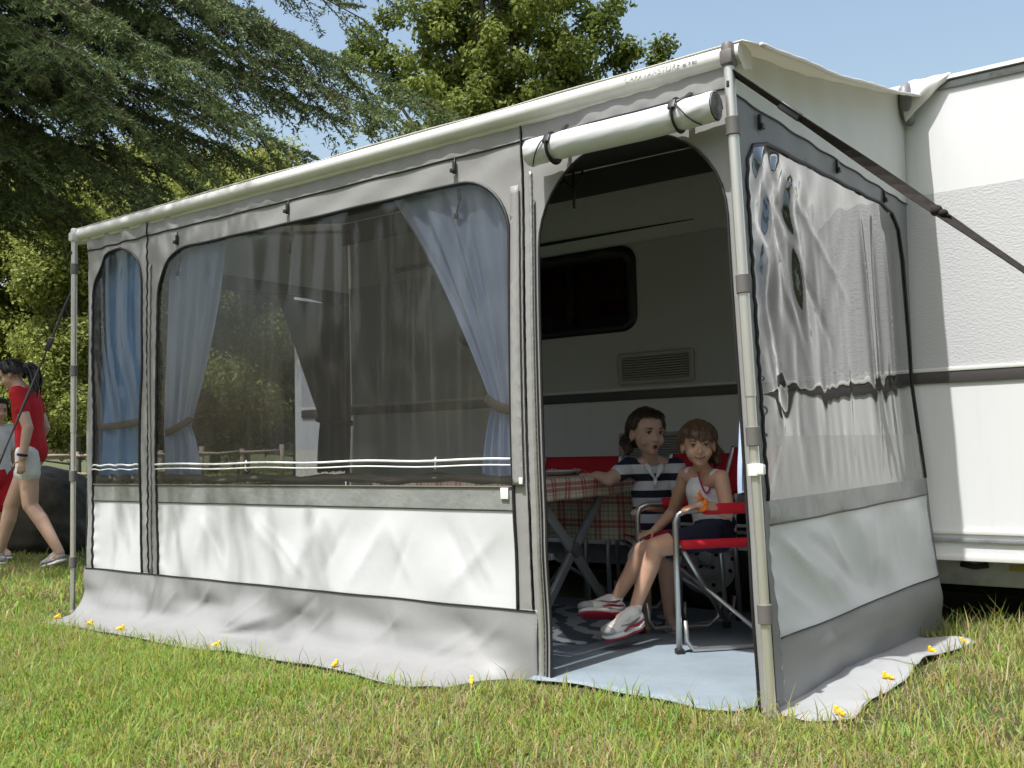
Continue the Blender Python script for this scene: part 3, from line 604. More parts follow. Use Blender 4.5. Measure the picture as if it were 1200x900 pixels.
# hook hanging from the roof
h = Vector((-.904, .4, 1.905))
hk = empty('lantern_hook', h, 'black three-pronged hook hanging from the awning roof inside the doorway', 'hook')
MB().tube([h+Vector((0, 0, -.10)), h+Vector((0, 0, .05))], .006, 8).build('stem', M['black'], hk)
for s in (-1, 0, 1): MB().tube([h+Vector((s*.045, 0, .055))] + [h+Vector((s*.045*(1 if k < 3 else 1-(k-2)/3), 0, .055-.085*k/5+(0 if k < 4 else .006*(k-3)))) for k in range(1, 6)], .0055, 8).build('prong', M['black'], hk)
MB().tube([h+Vector((0, 0, .05)), h+Vector((0, .0, .23))], .0025, 6).build('hanger_cord', M['black'], hk)
# ================================================================ the caravan
YC = 2.013; CX0, CX1, CYB = -4.40, 2.6, 4.25
def hammered():
    q = NT('hammered_grey_panel'); v = q.coord((1, 1, 1.5)); n = q.n('TexVoronoi'); n.feature = 'SMOOTH_F1'; n.inputs['Scale'].default_value = 75; q.l(v, n.inputs['Vector'])
    q.p.inputs['Base Color'].default_value = (.50, .505, .515, 1); q.p.inputs['Roughness'].default_value = .6; q.p.inputs['Specular IOR Level'].default_value = .3
    q.l(q.bump(n.outputs['Distance'], .35, .004), q.p.inputs['Normal']); return q.m
def gloss(name, c, rough=.22, var=.015):
    q = NT(name); v = q.coord((1, 1, 1)); f = q.noise(2.5, v, 5)
    st = q.ramp(q.noise(1.0, q.coord((16, 16, .9)), 6, .7), [(.5, (0, 0, 0)), (.85, (.35, .35, .35))]); q.l(q.mix(st, q.ramp(f, [(.3, tuple(x*(1-var) for x in c)), (.7, c)]), tuple(x*.78 for x in c)), q.p.inputs['Base Color']); q.p.inputs['Roughness'].default_value = rough
    q.l(q.bump(q.noise(1.6, v, 2), .05, .02), q.p.inputs['Normal']); return q.m
M['shell'] = gloss('white_caravan_paint', (.70, .71, .715)); M['hammer'] = hammered()
M['stripe'] = gloss('dark_brown_stripe', (.062, .055, .055), .35); M['cream'] = gloss('cream_trim', (.66, .655, .63), .35)
M['chassis'] = simple('galvanised_steel', (.33, .34, .35), .5, .25, 9, .6); M['rubber'] = simple('tyre_rubber', (.018, .018, .019), .85, .2, 30)
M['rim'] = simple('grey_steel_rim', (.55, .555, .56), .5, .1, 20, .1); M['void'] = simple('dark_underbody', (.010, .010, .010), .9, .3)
M['vent'] = simple('beige_grey_vent', (.42, .41, .37), .5, .05); M['frameblk'] = simple('black_window_frame', (.012, .012, .013), .35, .1)
q_ = NT('smoked_acrylic'); tr_ = q_.n('BsdfTransparent'); tr_.inputs[0].default_value = (.30, .25, .22, 1); g_ = q_.n('BsdfGlossy'); g_.inputs['Roughness'].default_value = .03; fr_ = q_.n('Fresnel'); fr_.inputs[0].default_value = 1.49
x_ = q_.n('MixShader'); q_.l(fr_.outputs[0], x_.inputs[0]); q_.l(tr_.outputs[0], x_.inputs[1]); q_.l(g_.outputs[0], x_.inputs[2]); q_.l(x_.outputs[0], q_.o.inputs[0]); M['smoked'] = q_.m
M['redcurt'] = fabric('rust_red_curtain', (.30, .085, .055), .85, 500, .1)
car = empty('caravan', (-1, 3.1, -.06), 'white touring caravan with hammered grey side band and dark stripe behind the awning', 'caravan')
WX, WZ, AC, AR = (-2.85, -1.535), (1.505, 1.985), (-1.165, .19), .37
arch_h = [(AC[0]+AR*math.cos(t), max(.245, AC[1]+AR*math.sin(t))) for t in np.linspace(math.pi, 0, 17)]
win_h = rrect(WX[0], WZ[0], WX[1], WZ[1], .09)
def yz(y): return lambda x, z: np.stack([x, np.full_like(x, y), z], 1)
low = [(CX0, .262)] + [(AC[0]-AR-.001, .262)] + [(x, z) for x, z in arch_h if z > .262] + [(AC[0]+AR+.001, .262), (CX1, .262)]
sheet('side_wall', low + [(CX1, 2.52), (CX0, 2.52)], [win_h], yz(YC), .35, M['shell'], car)
# rest of the shell: roof, back, ends, floor
def shellend(u, v): return None
pr = [(YC, .262), (YC, 2.52), (YC+.03, 2.555), (YC+.10, 2.575), ((YC+CYB)/2, 2.60), (CYB-.10, 2.575), (CYB, 2.5), (CYB, .262)]
mb = MB(); n = len(pr); vs_ = []
for x, inset in ((CX0-.08, .35), (CX0-.04, .10), (CX0, 0), (CX1, 0), (CX1+.15, .1), (CX1+.3, .4)):
    vs_ += [(x, YC+(y-YC), z if z < 1 else z-inset*(1 if z > 1 else 0)) for y, z in pr]
fs_ = []
for i in range(5):
    for k in range(n):
        if i == 2 and k == 0: continue
        fs_.append((i*n+k, i*n+(k+1) % n, (i+1)*n+(k+1) % n, (i+1)*n+k))
fs_ += [tuple(range(n)), tuple(5*n+k for k in range(n))]
mb.add(vs_, fs_).build('body_shell', M['shell'], car, angle=35)
def strip(name, z0, z1, y, mat, x0=CX0, x1=CX1, bev=.002):
    o = MB().box(((x0+x1)/2, y, (z0+z1)/2), (x1-x0, .012, z1-z0), bev=bev).build(name, mat, car, angle=40); return o
# hammered band, cut round the window
sheet('hammered_panel', [(CX0, 1.152), (CX1, 1.152), (CX1, 2.005), (CX0, 2.005)], [rrect(WX[0]-.002, WZ[0]-.002, WX[1]+.002, WZ[1]+.002, .09)], yz(YC-.006), .35, M['hammer'], car)
strip('stripe', 1.094, 1.146, YC-.005, M['stripe']); strip('stripe_trim', 1.148, 1.166, YC-.009, M['cream'], bev=.004)
strip('lower_rail', .385, .402, YC-.007, M['cream']); strip('lower_rail', .348, .366, YC-.008, M['chassis'])
strip('skirt_rail', .262, .285, YC-.006, M['cream'])
MB().prism([(CX0, YC-.012, 2.498), (CX0, YC-.016, 2.508), (CX0, YC-.014, 2.530), (CX0, YC+.01, 2.545), (CX0, YC+.01, 2.498)], (CX1-CX0, 0, 0)).build('awning_rail', M['chassis'], car, angle=40)
MB().prism([(CX0, YC-.03, 2.537), (CX0, YC-.028, 2.556), (CX0, YC+.03, 2.562), (CX0, YC+.03, 2.54)], (CX1-CX0, 0, 0)).build('gutter', M['shell'], car, angle=40)
for xj in (-3.1, .93):
    MB().box((xj, YC-.0085, 1.58), (.018, .005, .845), bev=.0015).build('panel_joint', M['cream'], car)
for k in range(26):
    p = Vector((CX0+.2+.27*k, YC-.0150, 2.519)); MB().tube([p, p+Vector((0, -.004, 0))], .006, 6).build('rail_screw', M['chassis'], car)
# rain ledge over the window, tapering
MB().add([(-3.4, YC-.004, 2.10), (-3.4, YC-.03, 2.095), (-3.4, YC-.03, 2.07), (-3.4, YC-.004, 2.062), (-1.15, YC-.003, 2.085), (-1.15, YC-.006, 2.084), (-1.15, YC-.006, 2.082), (-1.15, YC-.003, 2.08)],
         [(0, 1, 5, 4), (1, 2, 6, 5), (2, 3, 7, 6), (3, 0, 4, 7), (0, 3, 2, 1), (4, 5, 6, 7)]).build('window_ledge', M['frameblk'], car, False)
# window: frame, smoked pane, curtain and bar behind it
wnd = empty('window', (sum(WX)/2, YC, WZ[0])); wnd.parent = car; wnd.matrix_parent_inverse = wmat(car).inverted()
sheet('frame', rrect(WX[0]-.012, WZ[0]-.012, WX[1]+.012, WZ[1]+.012, .10), [rrect(WX[0]+.045, WZ[0]+.045, WX[1]-.045, WZ[1]-.06, .055)], yz(YC-.012), .2, M['frameblk'], wnd, .012, True)
sheet('pane', rrect(WX[0]+.03, WZ[0]+.03, WX[1]-.03, WZ[1]-.045, .06), [], yz(YC-.003), .3, M['smoked'], wnd)
MB().grid(lambda u, v: (WX[0]+(WX[1]-WX[0])*u, YC+.10+.018*math.sin(u*60), WZ[0]+.02+.46*v), 80, 4).build('curtain', M['redcurt'], wnd)
MB().box((WX[1]-.48, YC+.045, 1.73), (.045, .02, .40), bev=.004).build('blind_bar', M['chassis'], wnd)
MB().box((WX[1]-.2, YC+.05, 1.58), (.42, .02, .06), bev=.004).build('catch_rail', M['void'], wnd)
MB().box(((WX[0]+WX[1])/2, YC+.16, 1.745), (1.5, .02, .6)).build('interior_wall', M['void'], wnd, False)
# two fridge vents
for (x0, x1, z0, z1, ns) in ((-1.66, -1.175, 1.18, 1.365, 9), (-1.665, -1.16, .735, .905, 8)):
    vt = empty('fridge_vent', ((x0+x1)/2, YC, z0)); vt.parent = car; vt.matrix_parent_inverse = wmat(car).inverted()
    sheet('vent_frame', rrect(x0, z0, x1, z1, .02), [rrect(x0+.028, z0+.028, x1-.028, z1-.028, .008)], yz(YC-.014), .2, M['vent'], vt, .016, True)
    MB().box(((x0+x1)/2, YC-.006, (z0+z1)/2), (x1-x0-.05, .002, z1-z0-.05)).build('vent_back', M['void'], vt, False)
    sl = MB().box((0, 0, 0), (x1-x0-.054, .014, .007), Matrix.Rotation(.5, 3, 'X'), .0015).mesh('slat')
    for k in range(ns):
        o = link('slat', sl, M['vent'], vt); o.matrix_parent_inverse = wmat(vt).inverted(); o.location = ((x0+x1)/2, YC-.013, z0+.036+(z1-z0-.072)*k/(ns-1))
# wheel in its arch
wh = empty('wheel', (AC[0], YC+.12, -.07)); wh.parent = car; wh.matrix_parent_inverse = wmat(car).inverted()
wc = Vector((AC[0], YC-.012, AC[1]+.02)); RT = .285
def lathe(profile, c, n=40):     # profile of (y offset, radius), axis along Y
    b = MB(); vs = [(c.x+r*math.cos(2*math.pi*k/n), c.y+y, c.z+r*math.sin(2*math.pi*k/n)) for y, r in profile for k in range(n)]
    return b.add(vs, [(i*n+k, i*n+(k+1) % n, (i+1)*n+(k+1) % n, (i+1)*n+k) for i in range(len(profile)-1) for k in range(n)])
lathe([(.03, .19), (.012, .20), (.004, .225), (.004, .25), (.012, .272), (.03, RT), (.16, RT), (.175, .25), (.175, .19)], wc).build('tyre', M['rubber'], wh)
rim = lathe([(.05, .196), (.022, .196), (.018, .186), (.03, .178), (.05, .17), (.048, .13), (.032, .115), (.030, .085), (.05, .075), (.052, .05), (.03, .044), (.022, .036), (.022, .0)], wc).build('rim', M['rim'], wh)
for k in range(14):
    a = 2*math.pi*k/14; p = wc+Vector((.15*math.cos(a), .049, .15*math.sin(a))); MB().tube([p+Vector((0, -.004, 0)), p+Vector((0, .004, 0))], .011, 10).build('vent_hole', M['void'], rim)
for k in range(5):
    a = 2*math.pi*k/5+.3; p = wc+Vector((.062*math.cos(a), .044, .062*math.sin(a))); MB().tube([p+Vector((0, -.012, 0)), p+Vector((0, .008, 0))], .009, 6).build('wheel_bolt', M['void'], rim)
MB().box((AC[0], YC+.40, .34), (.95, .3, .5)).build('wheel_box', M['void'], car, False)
# underbody: galvanised beam with a plate, dark depth behind
MB().box(((CX0+CX1)/2, YC+.16, .195), (CX1-CX0-.3, .04, .13), bev=.004).build('chassis_beam', M['chassis'], car)
MB().box((.42, YC+.136, .222), (.20, .006, .028), bev=.002).build('chassis_plate', simple('ochre_plate', (.30, .22, .05), .5), car)
MB().tube([(.12, YC+.10, .235), (.18, YC+.09, .225), (.24, YC+.10, .235)], .014, 8).build('pipe_end', M['rubber'], car)
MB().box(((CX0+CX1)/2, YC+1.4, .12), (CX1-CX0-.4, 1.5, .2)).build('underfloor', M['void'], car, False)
# cassette bag of the awning on the roof edge, with its grey end cap and loose cover flap
bag = MB(); bp = [(.0, -.012, 2.56), (0, -.055, 2.535), (0, -.075, 2.48), (0, -.06, 2.42), (0, -.02, 2.40), (0, .0, 2.42)]
bagm = MB().prism([(-4.02, YC+b, c) for a, b, c in bp], (4.04, 0, 0)).build('cassette_bag', M['roof'], awn, angle=60)
capm = simple('grey_rubber_end_cap', (.17, .17, .19), .45, .15)
MB().tube([(.018, YC-.02, 2.548), (.016, YC-.05, 2.535), (.018, YC-.085, 2.505), (.02, YC-.085, 2.44), (.022, YC-.06, 2.39), (.024, YC-.02, 2.36)], [.018, .024, .030, .034, .030, .018], 12).build('cassette_end_cap', capm, awn)
def cover(u, v):
    x = .02+.19*u; t = v; z = 2.572-(.185*(1-u)**1.1+.035)*t; y = YC-.012-.075*math.sin(math.pi*min(1, t*.80))*(1-.75*u)-.006*math.sin(9*u+7*t)*(1-u)-.03*t*(1-u)
    return (x+.006*math.sin(6*t), y, z+.002*math.sin(13*u+4*t))
cv = MB().grid(cover, 24, 24).build('cassette_cover', M['roof'], bagm); md = cv.modifiers.new('thickness', 'SOLIDIFY'); md.thickness = .003
# ================================================================ inside the awning: groundsheet, rug, table, chairs
fy = [(x, -.05+.018*math.sin(x*7)+.012*math.sin(x*17+1)) for x in np.linspace(-.86, -.06, 18)]
gs = sheet('groundsheet', fy + [(-.03, .05), (-.03, 1.97), (-3.84, 1.97), (-3.84, .03), (-.88, .03)], [], lambda x, y: np.stack([x, y, gz(x, y)+.014+.004*vnoise(x*3, y*3, 91)+.004*vnoise(x*11, y*9, 92)*sstep(.15, -.05, y)], 1), .06, M['floor'], None, .004)
tag(gs, 'blue grey groundsheet covering the awning floor at the open doorway', 'groundsheet')
def rug_mat():
    q = NT('leaf_print_rug'); v = q.coord((1, 1, 1)); w = q.n('TexWave'); w.wave_type = 'BANDS'; w.bands_direction = 'DIAGONAL'; w.inputs['Scale'].default_value = 3.0; w.inputs['Distortion'].default_value = 9; w.inputs['Detail'].default_value = 2; w.inputs['Detail Scale'].default_value = 1.2
    q.l(v, w.inputs['Vector']); c = q.ramp(w.outputs['Fac'], [(.48, (.09, .115, .14)), (.56, (.42, .45, .48))]); q.l(c, q.p.inputs['Base Color']); q.p.inputs['Roughness'].default_value = .8; return q.m
rg = sheet('rug', rrect(-2.6, .52, -1.0, 1.5, .05), [], lambda x, y: np.stack([x, y, gz(x, y)+.024+.003*vnoise(x*4, y*4, 93)], 1), .08, rug_mat(), None, .006)
tag(rg, 'slate blue rug with pale leaf strokes under the folding table', 'rug')
# ---- folding table
def plaid():
    q = NT('red_check_cloth'); uv = q.n('UVMap'); sp = q.n('SeparateXYZ'); q.l(uv.outputs[0], sp.inputs[0])
    def stripes(axis, per, lo, hi):
        a = q.n('Math', operation='MULTIPLY'); a.inputs[1].default_value = 1/per; q.l(sp.outputs[axis], a.inputs[0]); f = q.n('Math', operation='FRACT'); q.l(a.outputs[0], f.inputs[0])
        g = q.n('Math', operation='GREATER_THAN'); g.inputs[1].default_value = lo; q.l(f.outputs[0], g.inputs[0]); h = q.n('Math', operation='LESS_THAN'); h.inputs[1].default_value = hi; q.l(f.outputs[0], h.inputs[0])
        mm = q.n('Math', operation='MULTIPLY'); q.l(g.outputs[0], mm.inputs[0]); q.l(h.outputs[0], mm.inputs[1]); return mm.outputs[0]
    c = (.70, .66, .52)
    for ax in (0, 1):
        for lo, hi, cc, al in ((.06, .20, (.42, .012, .035), .62), (.26, .40, (.42, .012, .035), .62), (.66, .72, (.16, .19, .10), .45), (.48, .51, (.42, .02, .04), .4), (.86, .89, (.42, .02, .04), .4)):
            s = stripes(ax, .118, lo, hi); k = q.n('Math', operation='MULTIPLY'); k.inputs[1].default_value = al; q.l(s, k.inputs[0]); c = q.mix(k.outputs[0], c, cc)
    q.l(c, q.p.inputs['Base Color']); q.p.inputs['Roughness'].default_value = .85; q.l(q.bump(q.noise(600, q.coord(), 2), .15, .002), q.p.inputs['Normal']); return q.m
TX, TY, TZ = (-2.15, -1.20), (.50, 1.30), .695
tb = empty('folding_table', (sum(TX)/2, sum(TY)/2, 0), 'grey metal folding table with crossed legs inside the awning', 'table')
MB().box((sum(TX)/2, sum(TY)/2, TZ-.02), (TX[1]-TX[0]-.03, TY[1]-TY[0]-.03, .03), bev=.006).build('table_top', M['chassis'], tb)
legm = simple('satin_grey_table_leg', (.40, .41, .41), .4, .06, 10, .5)
def bar(a, b, w, t, mat, par, nm='leg'):
    a, b = Vector(a), Vector(b); d = b-a; rot = d.to_track_quat('Z', 'Y').to_matrix(); return MB().box((a+b)/2, (w, t, d.length), rot, .004).build(nm, mat, par)
for x in (TX[1]-.09, TX[0]+.09):
    g0, g1 = float(gz(x, .57))+.03, float(gz(x, 1.24))+.03
    for a, b in (((x, .575, g0), (x+.014, 1.20, TZ-.04)), ((x+.03, 1.23, g1), (x-.006, .60, TZ-.04))):
        lg = bar(a, b, .022, .042, legm, tb); MB().box(Vector(a)+Vector((0, 0, .012)), (.03, .05, .03), bev=.004).build('leg_tip', M['black'], lg)
    MB().box((x+.012, .893, .36), (.06, .055, .055), Matrix.Rotation(.78, 3, 'X'), .008).build('hinge', M['collar'], tb)
bar((TX[0]+.1, .76, .34), (TX[1]-.1, .76, .34), .022, .03, legm, tb, 'stretcher')
def cloth():
    """top and four hanging sides with corner folds"""
    nx, ny = 80, 70; ex, ey0, ey1 = .105, .11, .34     # overhang: ends, front, back
    V, F, UV = [], [], []
    for j in range(ny+1):
        for i in range(nx+1):
            u = TX[0]-ex+(TX[1]-TX[0]+2*ex)*i/nx; v = TY[0]-ey0+(TY[1]-TY[0]+ey0+ey1)*j/ny; UV.append((u, v))
            ox = max(TX[0]-u, u-TX[1], 0); oy = max(TY[0]-v, v-TY[1], 0); sx = 1 if u > -1.6 else -1; sy = 1 if v > .9 else -1
            x = min(max(u, TX[0]), TX[1]); y = min(max(v, TY[0]), TY[1]); dr = max(ox, oy)
            c = min(ox, oy)
            x += sx*(.010*min(1, ox/.02)+.30*c*(ox >= oy)+.012*math.sin(v*23+1)*min(1, ox/.1)) if ox > 0 else 0
            y += sy*(.010*min(1, oy/.02)+.30*c*(oy > ox)+.020*math.sin(u*19)*min(1, oy/.2)) if oy > 0 else 0
            z = TZ+.003-max(0, dr-.008)
            V.append((x, y, z))
    for j in range(ny):
        for i in range(nx): a = j*(nx+1)+i; F.append((a, a+1, a+nx+2, a+nx+1))
    me = bpy.data.meshes.new('tablecloth'); me.from_pydata(V, [], F); uvl = me.uv_layers.new(name='UVMap')
    for lp in me.loops: uvl.data[lp.index].uv = UV[lp.vertex_index]
    me.update(); o = link('tablecloth', me, plaid()); md = o.modifiers.new('thickness', 'SOLIDIFY'); md.thickness = .002
    return tag(o, 'red and cream checked tablecloth hanging over the folding table', 'tablecloth')
cloth()
pl = (-1.42, .99, TZ+.006)
mb = MB(); prf = [(0, 0), (.06, 0), (.075, .004), (.10, .016), (.115, .02), (.112, .023), (.098, .019), (.072, .007), (0, .004)]; n = 32
mb.add([(pl[0]+r*math.cos(2*math.pi*k/n), pl[1]+r*math.sin(2*math.pi*k/n), pl[2]+z) for r, z in prf for k in range(n)], [(i*n+k, i*n+(k+1) % n, (i+1)*n+(k+1) % n, (i+1)*n+k) for i in range(len(prf)-1) for k in range(n)])
tag(mb.build('plate', gloss('white_melamine', (.72, .72, .70), .2)), 'white plate lying on the checked tablecloth', 'plate')
qn = NT('striped_napkin_cloth'); wv = qn.n('TexWave'); wv.inputs['Scale'].default_value = 14; qn.l(qn.coord(), wv.inputs['Vector']); qn.l(qn.ramp(wv.outputs['Fac'], [(.5, (.62, .60, .58)), (.56, (.32, .03, .06))]), qn.p.inputs['Base Color'])
tag(MB().grid(lambda u, v: (-1.60+.22*u, 1.10+.16*v, TZ+.008+.028*abs(math.sin(u*5+v*2))*(v > .1)*(1-v*.4)), 20, 10).build('napkin', qn.m), 'crumpled red striped napkin beside the white plate', 'napkin')
# ---- aluminium camping chairs with red canvas
def make_chair(label, group):
    """local: x right (sitter's left), -y forward; seat 0.43"""
    t = empty('camping_chair', (0, 0, 0), label, 'chair', group)
    w = .245; dpt = .21
    for s in (-1, 1):
        sf = MB().tube([(s*w, -dpt, .015), (s*w, -dpt, .520), (s*w, -dpt+.012, .548), (s*w, -dpt+.045, .562), (s*w, .16, .565)], .0125, 10).build('front_leg', M['tube'], t)
        MB().box((s*w, -dpt, .012), (.032, .032, .026), bev=.004).build('leg_tip', M['black'], sf)
        sr = MB().tube([(s*w, .19, .015), (s*w, .17, .43), (s*w, .18, .558)], .0125, 10).build('rear_leg', M['tube'], t)
        MB().box((s*w, .19, .012), (.032, .032, .026), bev=.004).build('leg_tip', M['black'], sr)
        MB().tube([(s*w*.97, -dpt+.03, .13), (s*w*.97, -dpt+.035, .05), (s*w*.97, -dpt+.06, .016), (s*w*.97, .10, .014), (s*w*.97, .15, .05), (s*w*.97, .16, .12)], .010, 8).build('runner', M['tube'], t)
        MB().tube([(s*w, .16, .40), (s*w, .20, .62), (s*w, .255, .80), (s*w, .258, .81)], .0125, 10).build('back_post', M['tube'], t)
        MB().box((s*w, .035, .566), (.048, .26, .044), bev=.014).build('armrest', M['red'], t)
        MB().tube([(s*w*.93, -dpt-.005, .425), (s*w*.93, .18, .415)], .0115, 8).build('seat_rail', M['tube'], t)
        MB().tube([(s*w*.9, -.17, .40), (-s*w*.85, .16, .05)], .010, 8).build('cross_brace', M['tube'], t)
    MB().grid(lambda u, v: (-w*.98+2*w*.98*u, -.19+.36*v, .440-.035*math.sin(math.pi*u)-.01*v), 16, 10).build('seat', M['red'], t).modifiers.new('thickness', 'SOLIDIFY').thickness = .006
    for s in (-1, 1): MB().tube([(s*w*.96, -.185+.36*k/8, .428) for k in range(9)], [.019]*9, 10).build('seat_sleeve', M['red'], t)
    MB().grid(lambda u, v: (-w+2*w*u, .215+.042*v+.025*math.sin(math.pi*u), .60+.205*v), 16, 10).build('backrest', M['red'], t).modifiers.new('thickness', 'SOLIDIFY').thickness = .006
    return t
ch1 = make_chair('red canvas camping chair with the girl in the white top on it', 'red camping chairs')
def put(o, x, y, ang):
    o.location = (x, y, float(gz(x, y))+.018); o.rotation_euler = (0, 0, ang)
ch2 = copy_tree(ch1); ch2['label'] = 'red canvas camping chair with the girl in the striped shirt on it'
ch3 = copy_tree(ch1); ch3['label'] = 'empty red canvas camping chair standing behind the checked table'
A1 = math.atan2(.8, -.6) - math.pi/2 + math.pi/2     # forward (-.8,-.6)
def yaw_of(fx, fy_): return math.atan2(fx, -fy_)      # rotation that carries -y to (fx, fy)
C1 = (-.630, .912); C2 = (-1.06, 1.46); C3 = (-1.82, 1.62)
put(ch1, *C1, yaw_of(-.68, -.73)); put(ch2, *C2, yaw_of(-.30, -.95)); put(ch3, *C3, yaw_of(.1, -1))
# ================================================================ trees, fence, boulder
def foliage_mat(name, trans=.35, rough=.45, spec=.3):
    q = NT(name); a = q.n('VertexColor', layer_name='tint'); q.l(a.outputs[0], q.p.inputs['Base Color']); q.p.inputs['Roughness'].default_value = rough; q.p.inputs['Specular IOR Level'].default_value = spec
    tr = q.n('BsdfTranslucent'); q.l(a.outputs[0], tr.inputs[0]); mx = q.n('MixShader'); mx.inputs[0].default_value = trans
    q.l(q.p.outputs[0], mx.inputs[1]); q.l(tr.outputs[0], mx.inputs[2]); q.l(mx.outputs[0], q.o.inputs[0]); return q.m
M['needle'] = foliage_mat('cedar_needles', .12, .6, .12); M['leaf'] = foliage_mat('broad_leaves', .45, .5, .2)
def bark(name, c):
    q = NT(name); f = q.noise(9, q.coord((6, 6, 1)), 6, .7); q.l(q.ramp(f, [(.3, tuple(x*.45 for x in c)), (.7, c)]), q.p.inputs['Base Color']); q.p.inputs['Roughness'].default_value = .9; q.l(q.bump(f, .8, .03), q.p.inputs['Normal']); return q.m
M['bark'] = bark('brown_bark', (.10, .075, .055)); M['bark2'] = bark('pale_bark', (.26, .22, .17))
def cedar():
    g = np.random.default_rng(5); T0 = Vector((-9.6, .1, 0)); H = 15.0
    root = empty('cedar_tree', T0, 'large dark cedar with drooping branches reaching over the awning', 'tree')
    MB().tube([(T0.x+.05*math.sin(z), T0.y+.05*math.cos(z*.7), z) for z in np.linspace(-.1, H, 16)], [.46*(1-z/H)**.8+.03+.14*math.exp(-z*2) for z in np.linspace(0, H, 16)], 14).build('trunk', M['bark'], root)
    wood = MB(); SP, SD, SL = [], [], []          # twig starts, directions, lengths
    def limb(z0, tip, droop, n=26, dens=1.0, wid=1.0):
        a = Vector((T0.x, T0.y, z0)); tip = Vector(tip); ln = (tip-a).length; pts = []
        for k in range(n+1):
            t = k/n; p = a.lerp(tip, t); p.z += droop*4*t*(1-t)*.5+.10*math.sin(5*t+z0); p += Vector((.10*math.sin(4*t+z0*3), .10*math.cos(5*t+z0*2), 0)); pts.append(p)
        wood.tube(pts, [max(.007, .075*(1-k/n)**1.1*ln/6) for k in range(n+1)], 6, False)
        nb = int(ln*11*dens)
        for b in range(nb):
            t = .16+.84*(b+g.uniform(0, 1))/nb; k = min(int(t*n), n-1); p = pts[k].lerp(pts[k+1], t*n-k); d = (pts[k+1]-pts[k]).normalized()
            s = 1 if b % 2 else -1; sidev = d.cross(Vector((0, 0, 1))).normalized()*s
            bl = wid*(.30+1.15*(1-t)**.7*min(1, t*3))*g.uniform(.55, 1.2); dd = (sidev*g.uniform(.6, 1.0)+d*g.uniform(.45, .9)+Vector((0, 0, g.uniform(-.25, .12)))).normalized()
            m = max(3, int(bl/.055)); q = p.copy(); prev = q.copy()
            for j in range(m):
                dd = (dd+Vector((0, 0, -.035-.02*j/m))+Vector(g.normal(0, .05, 3))).normalized(); prev = q.copy(); q = q+dd*bl/m
                SP.append(tuple(prev)); SD.append(tuple(dd)); SL.append(bl/m*1.15)
                if j > 0:
                    for sd in (-1, 1):
                        if g.uniform() < .72:
                            tl = g.uniform(.05, .17)*(1.15-.5*j/m); td = (dd*.75+dd.cross(Vector((0, 0, 1))).normalized()*sd*.8+Vector((0, 0, g.uniform(-.45, .1)))).normalized()
                            e = int(max(1, tl/.05))
                            for w in range(e): SP.append(tuple(q+td*tl*w/e)); SD.append(tuple(td)); SL.append(tl/e*1.2)
            if bl > .5: wood.tube([p, (p+q)/2+Vector((0, 0, .02*bl)), q], [.010, .006, .003], 4, False)
    # limbs that show in the photograph: tips by pixel and depth
    for px, py, t, z0, dr, de in ((562, 132, 8.6, 6.2, .5, 1.1), (500, 150, 8.3, 5.6, .5, 1.1), (470, 2, 9.2, 8.0, .6, .7), (420, 28, 9.8, 7.6, .5, .7), (440, 95, 9.0, 6.6, .5, 1.0), (345, 35, 7.8, 7.0, .6, 1), (112, 62, 6.2, 5.0, .5, 1.2), (300, 130, 7.6, 5.8, .5, 1.2),
                                 (250, 190, 7.7, 4.8, .5, 1.2), (395, 135, 8.8, 5.6, .5, 1.1), (180, 235, 7.2, 4.2, .5, 1.2), (75, 255, 7.6, 3.9, .5, 1.2), (30, 190, 6.8, 4.6, .4, 1.2), (340, 205, 9.6, 4.6, .5, 1.1), (120, 292, 8.8, 3.5, .5, 1.1), (220, 60, 7.0, 6.6, .5, 1.1), (150, 130, 7.0, 5.6, .5, 1.2),
                                 (260, 10, 7.4, 8.4, .6, 1.0), (60, 10, 6.6, 7.2, .5, 1.1), (40, 120, 7.2, 5.4, .4, 1.2), (230, 265, 9.6, 4.0, .5, 1), (330, 95, 9.4, 6.6, .5, 1), (150, 30, 8.4, 7.6, .5, 1), (20, 285, 9.0, 3.7, .4, 1), (290, 250, 10.4, 4.2, .4, 1), (200, 160, 9.0, 5.6, .4, 1), (100, 190, 9.2, 5.0, .4, 1), (380, 185, 10.6, 5.0, .4, 1), (250, 110, 10, 6.4, .4, 1), (60, 70, 9, 6.6, .4, 1)):
        limb(z0, pix(px, py, t), dr, dens=de)
    # limbs towards the sun that dapple the far end of the awning, and the unseen rest of the crown
    for tip, z0, dr, de in (((-2.5, -2.35, 6.1), 7.2, .5, .9), ((-2.75, -1.9, 5.1), 6.0, .5, .8), ((-2.5, -2.9, 6.9), 7.8, .5, .6), ((-3.1, -1.4, 4.7), 5.2, .5, .7), ((-2.2, -2.2, 5.6), 6.8, .5, .4), ((-5.6, -2.0, 5.5), 6.4, .5, .9), ((-6.2, -3.0, 6.5), 7.4, .5, .9), ((-6.8, -1.2, 4.8), 5.6, .5, .9), ((-5.8, -.8, 5.0), 5.9, .5, .9)): limb(z0, tip, dr, dens=de)
    for k in range(26):
        a = g.uniform(0, 2*math.pi); ll = g.uniform(2.8, 5.2)*(1-.02*k); z0 = 4.0+.40*k; tip = Vector((T0.x+ll*math.cos(a), T0.y+ll*math.sin(a), z0-.9))
        if tip.y < -1.5 and tip.x > -8: continue
        limb(z0, tip, .5, dens=.5)
    w_ = wood.build('branch', M['bark'], root)
    SPa, SDa, SLa = np.array(SP), np.array(SD), np.array(SL); n = len(SPa)
    K = 8
    i = np.repeat(np.arange(n), K); m = len(i); t = g.uniform(0, 1, m)
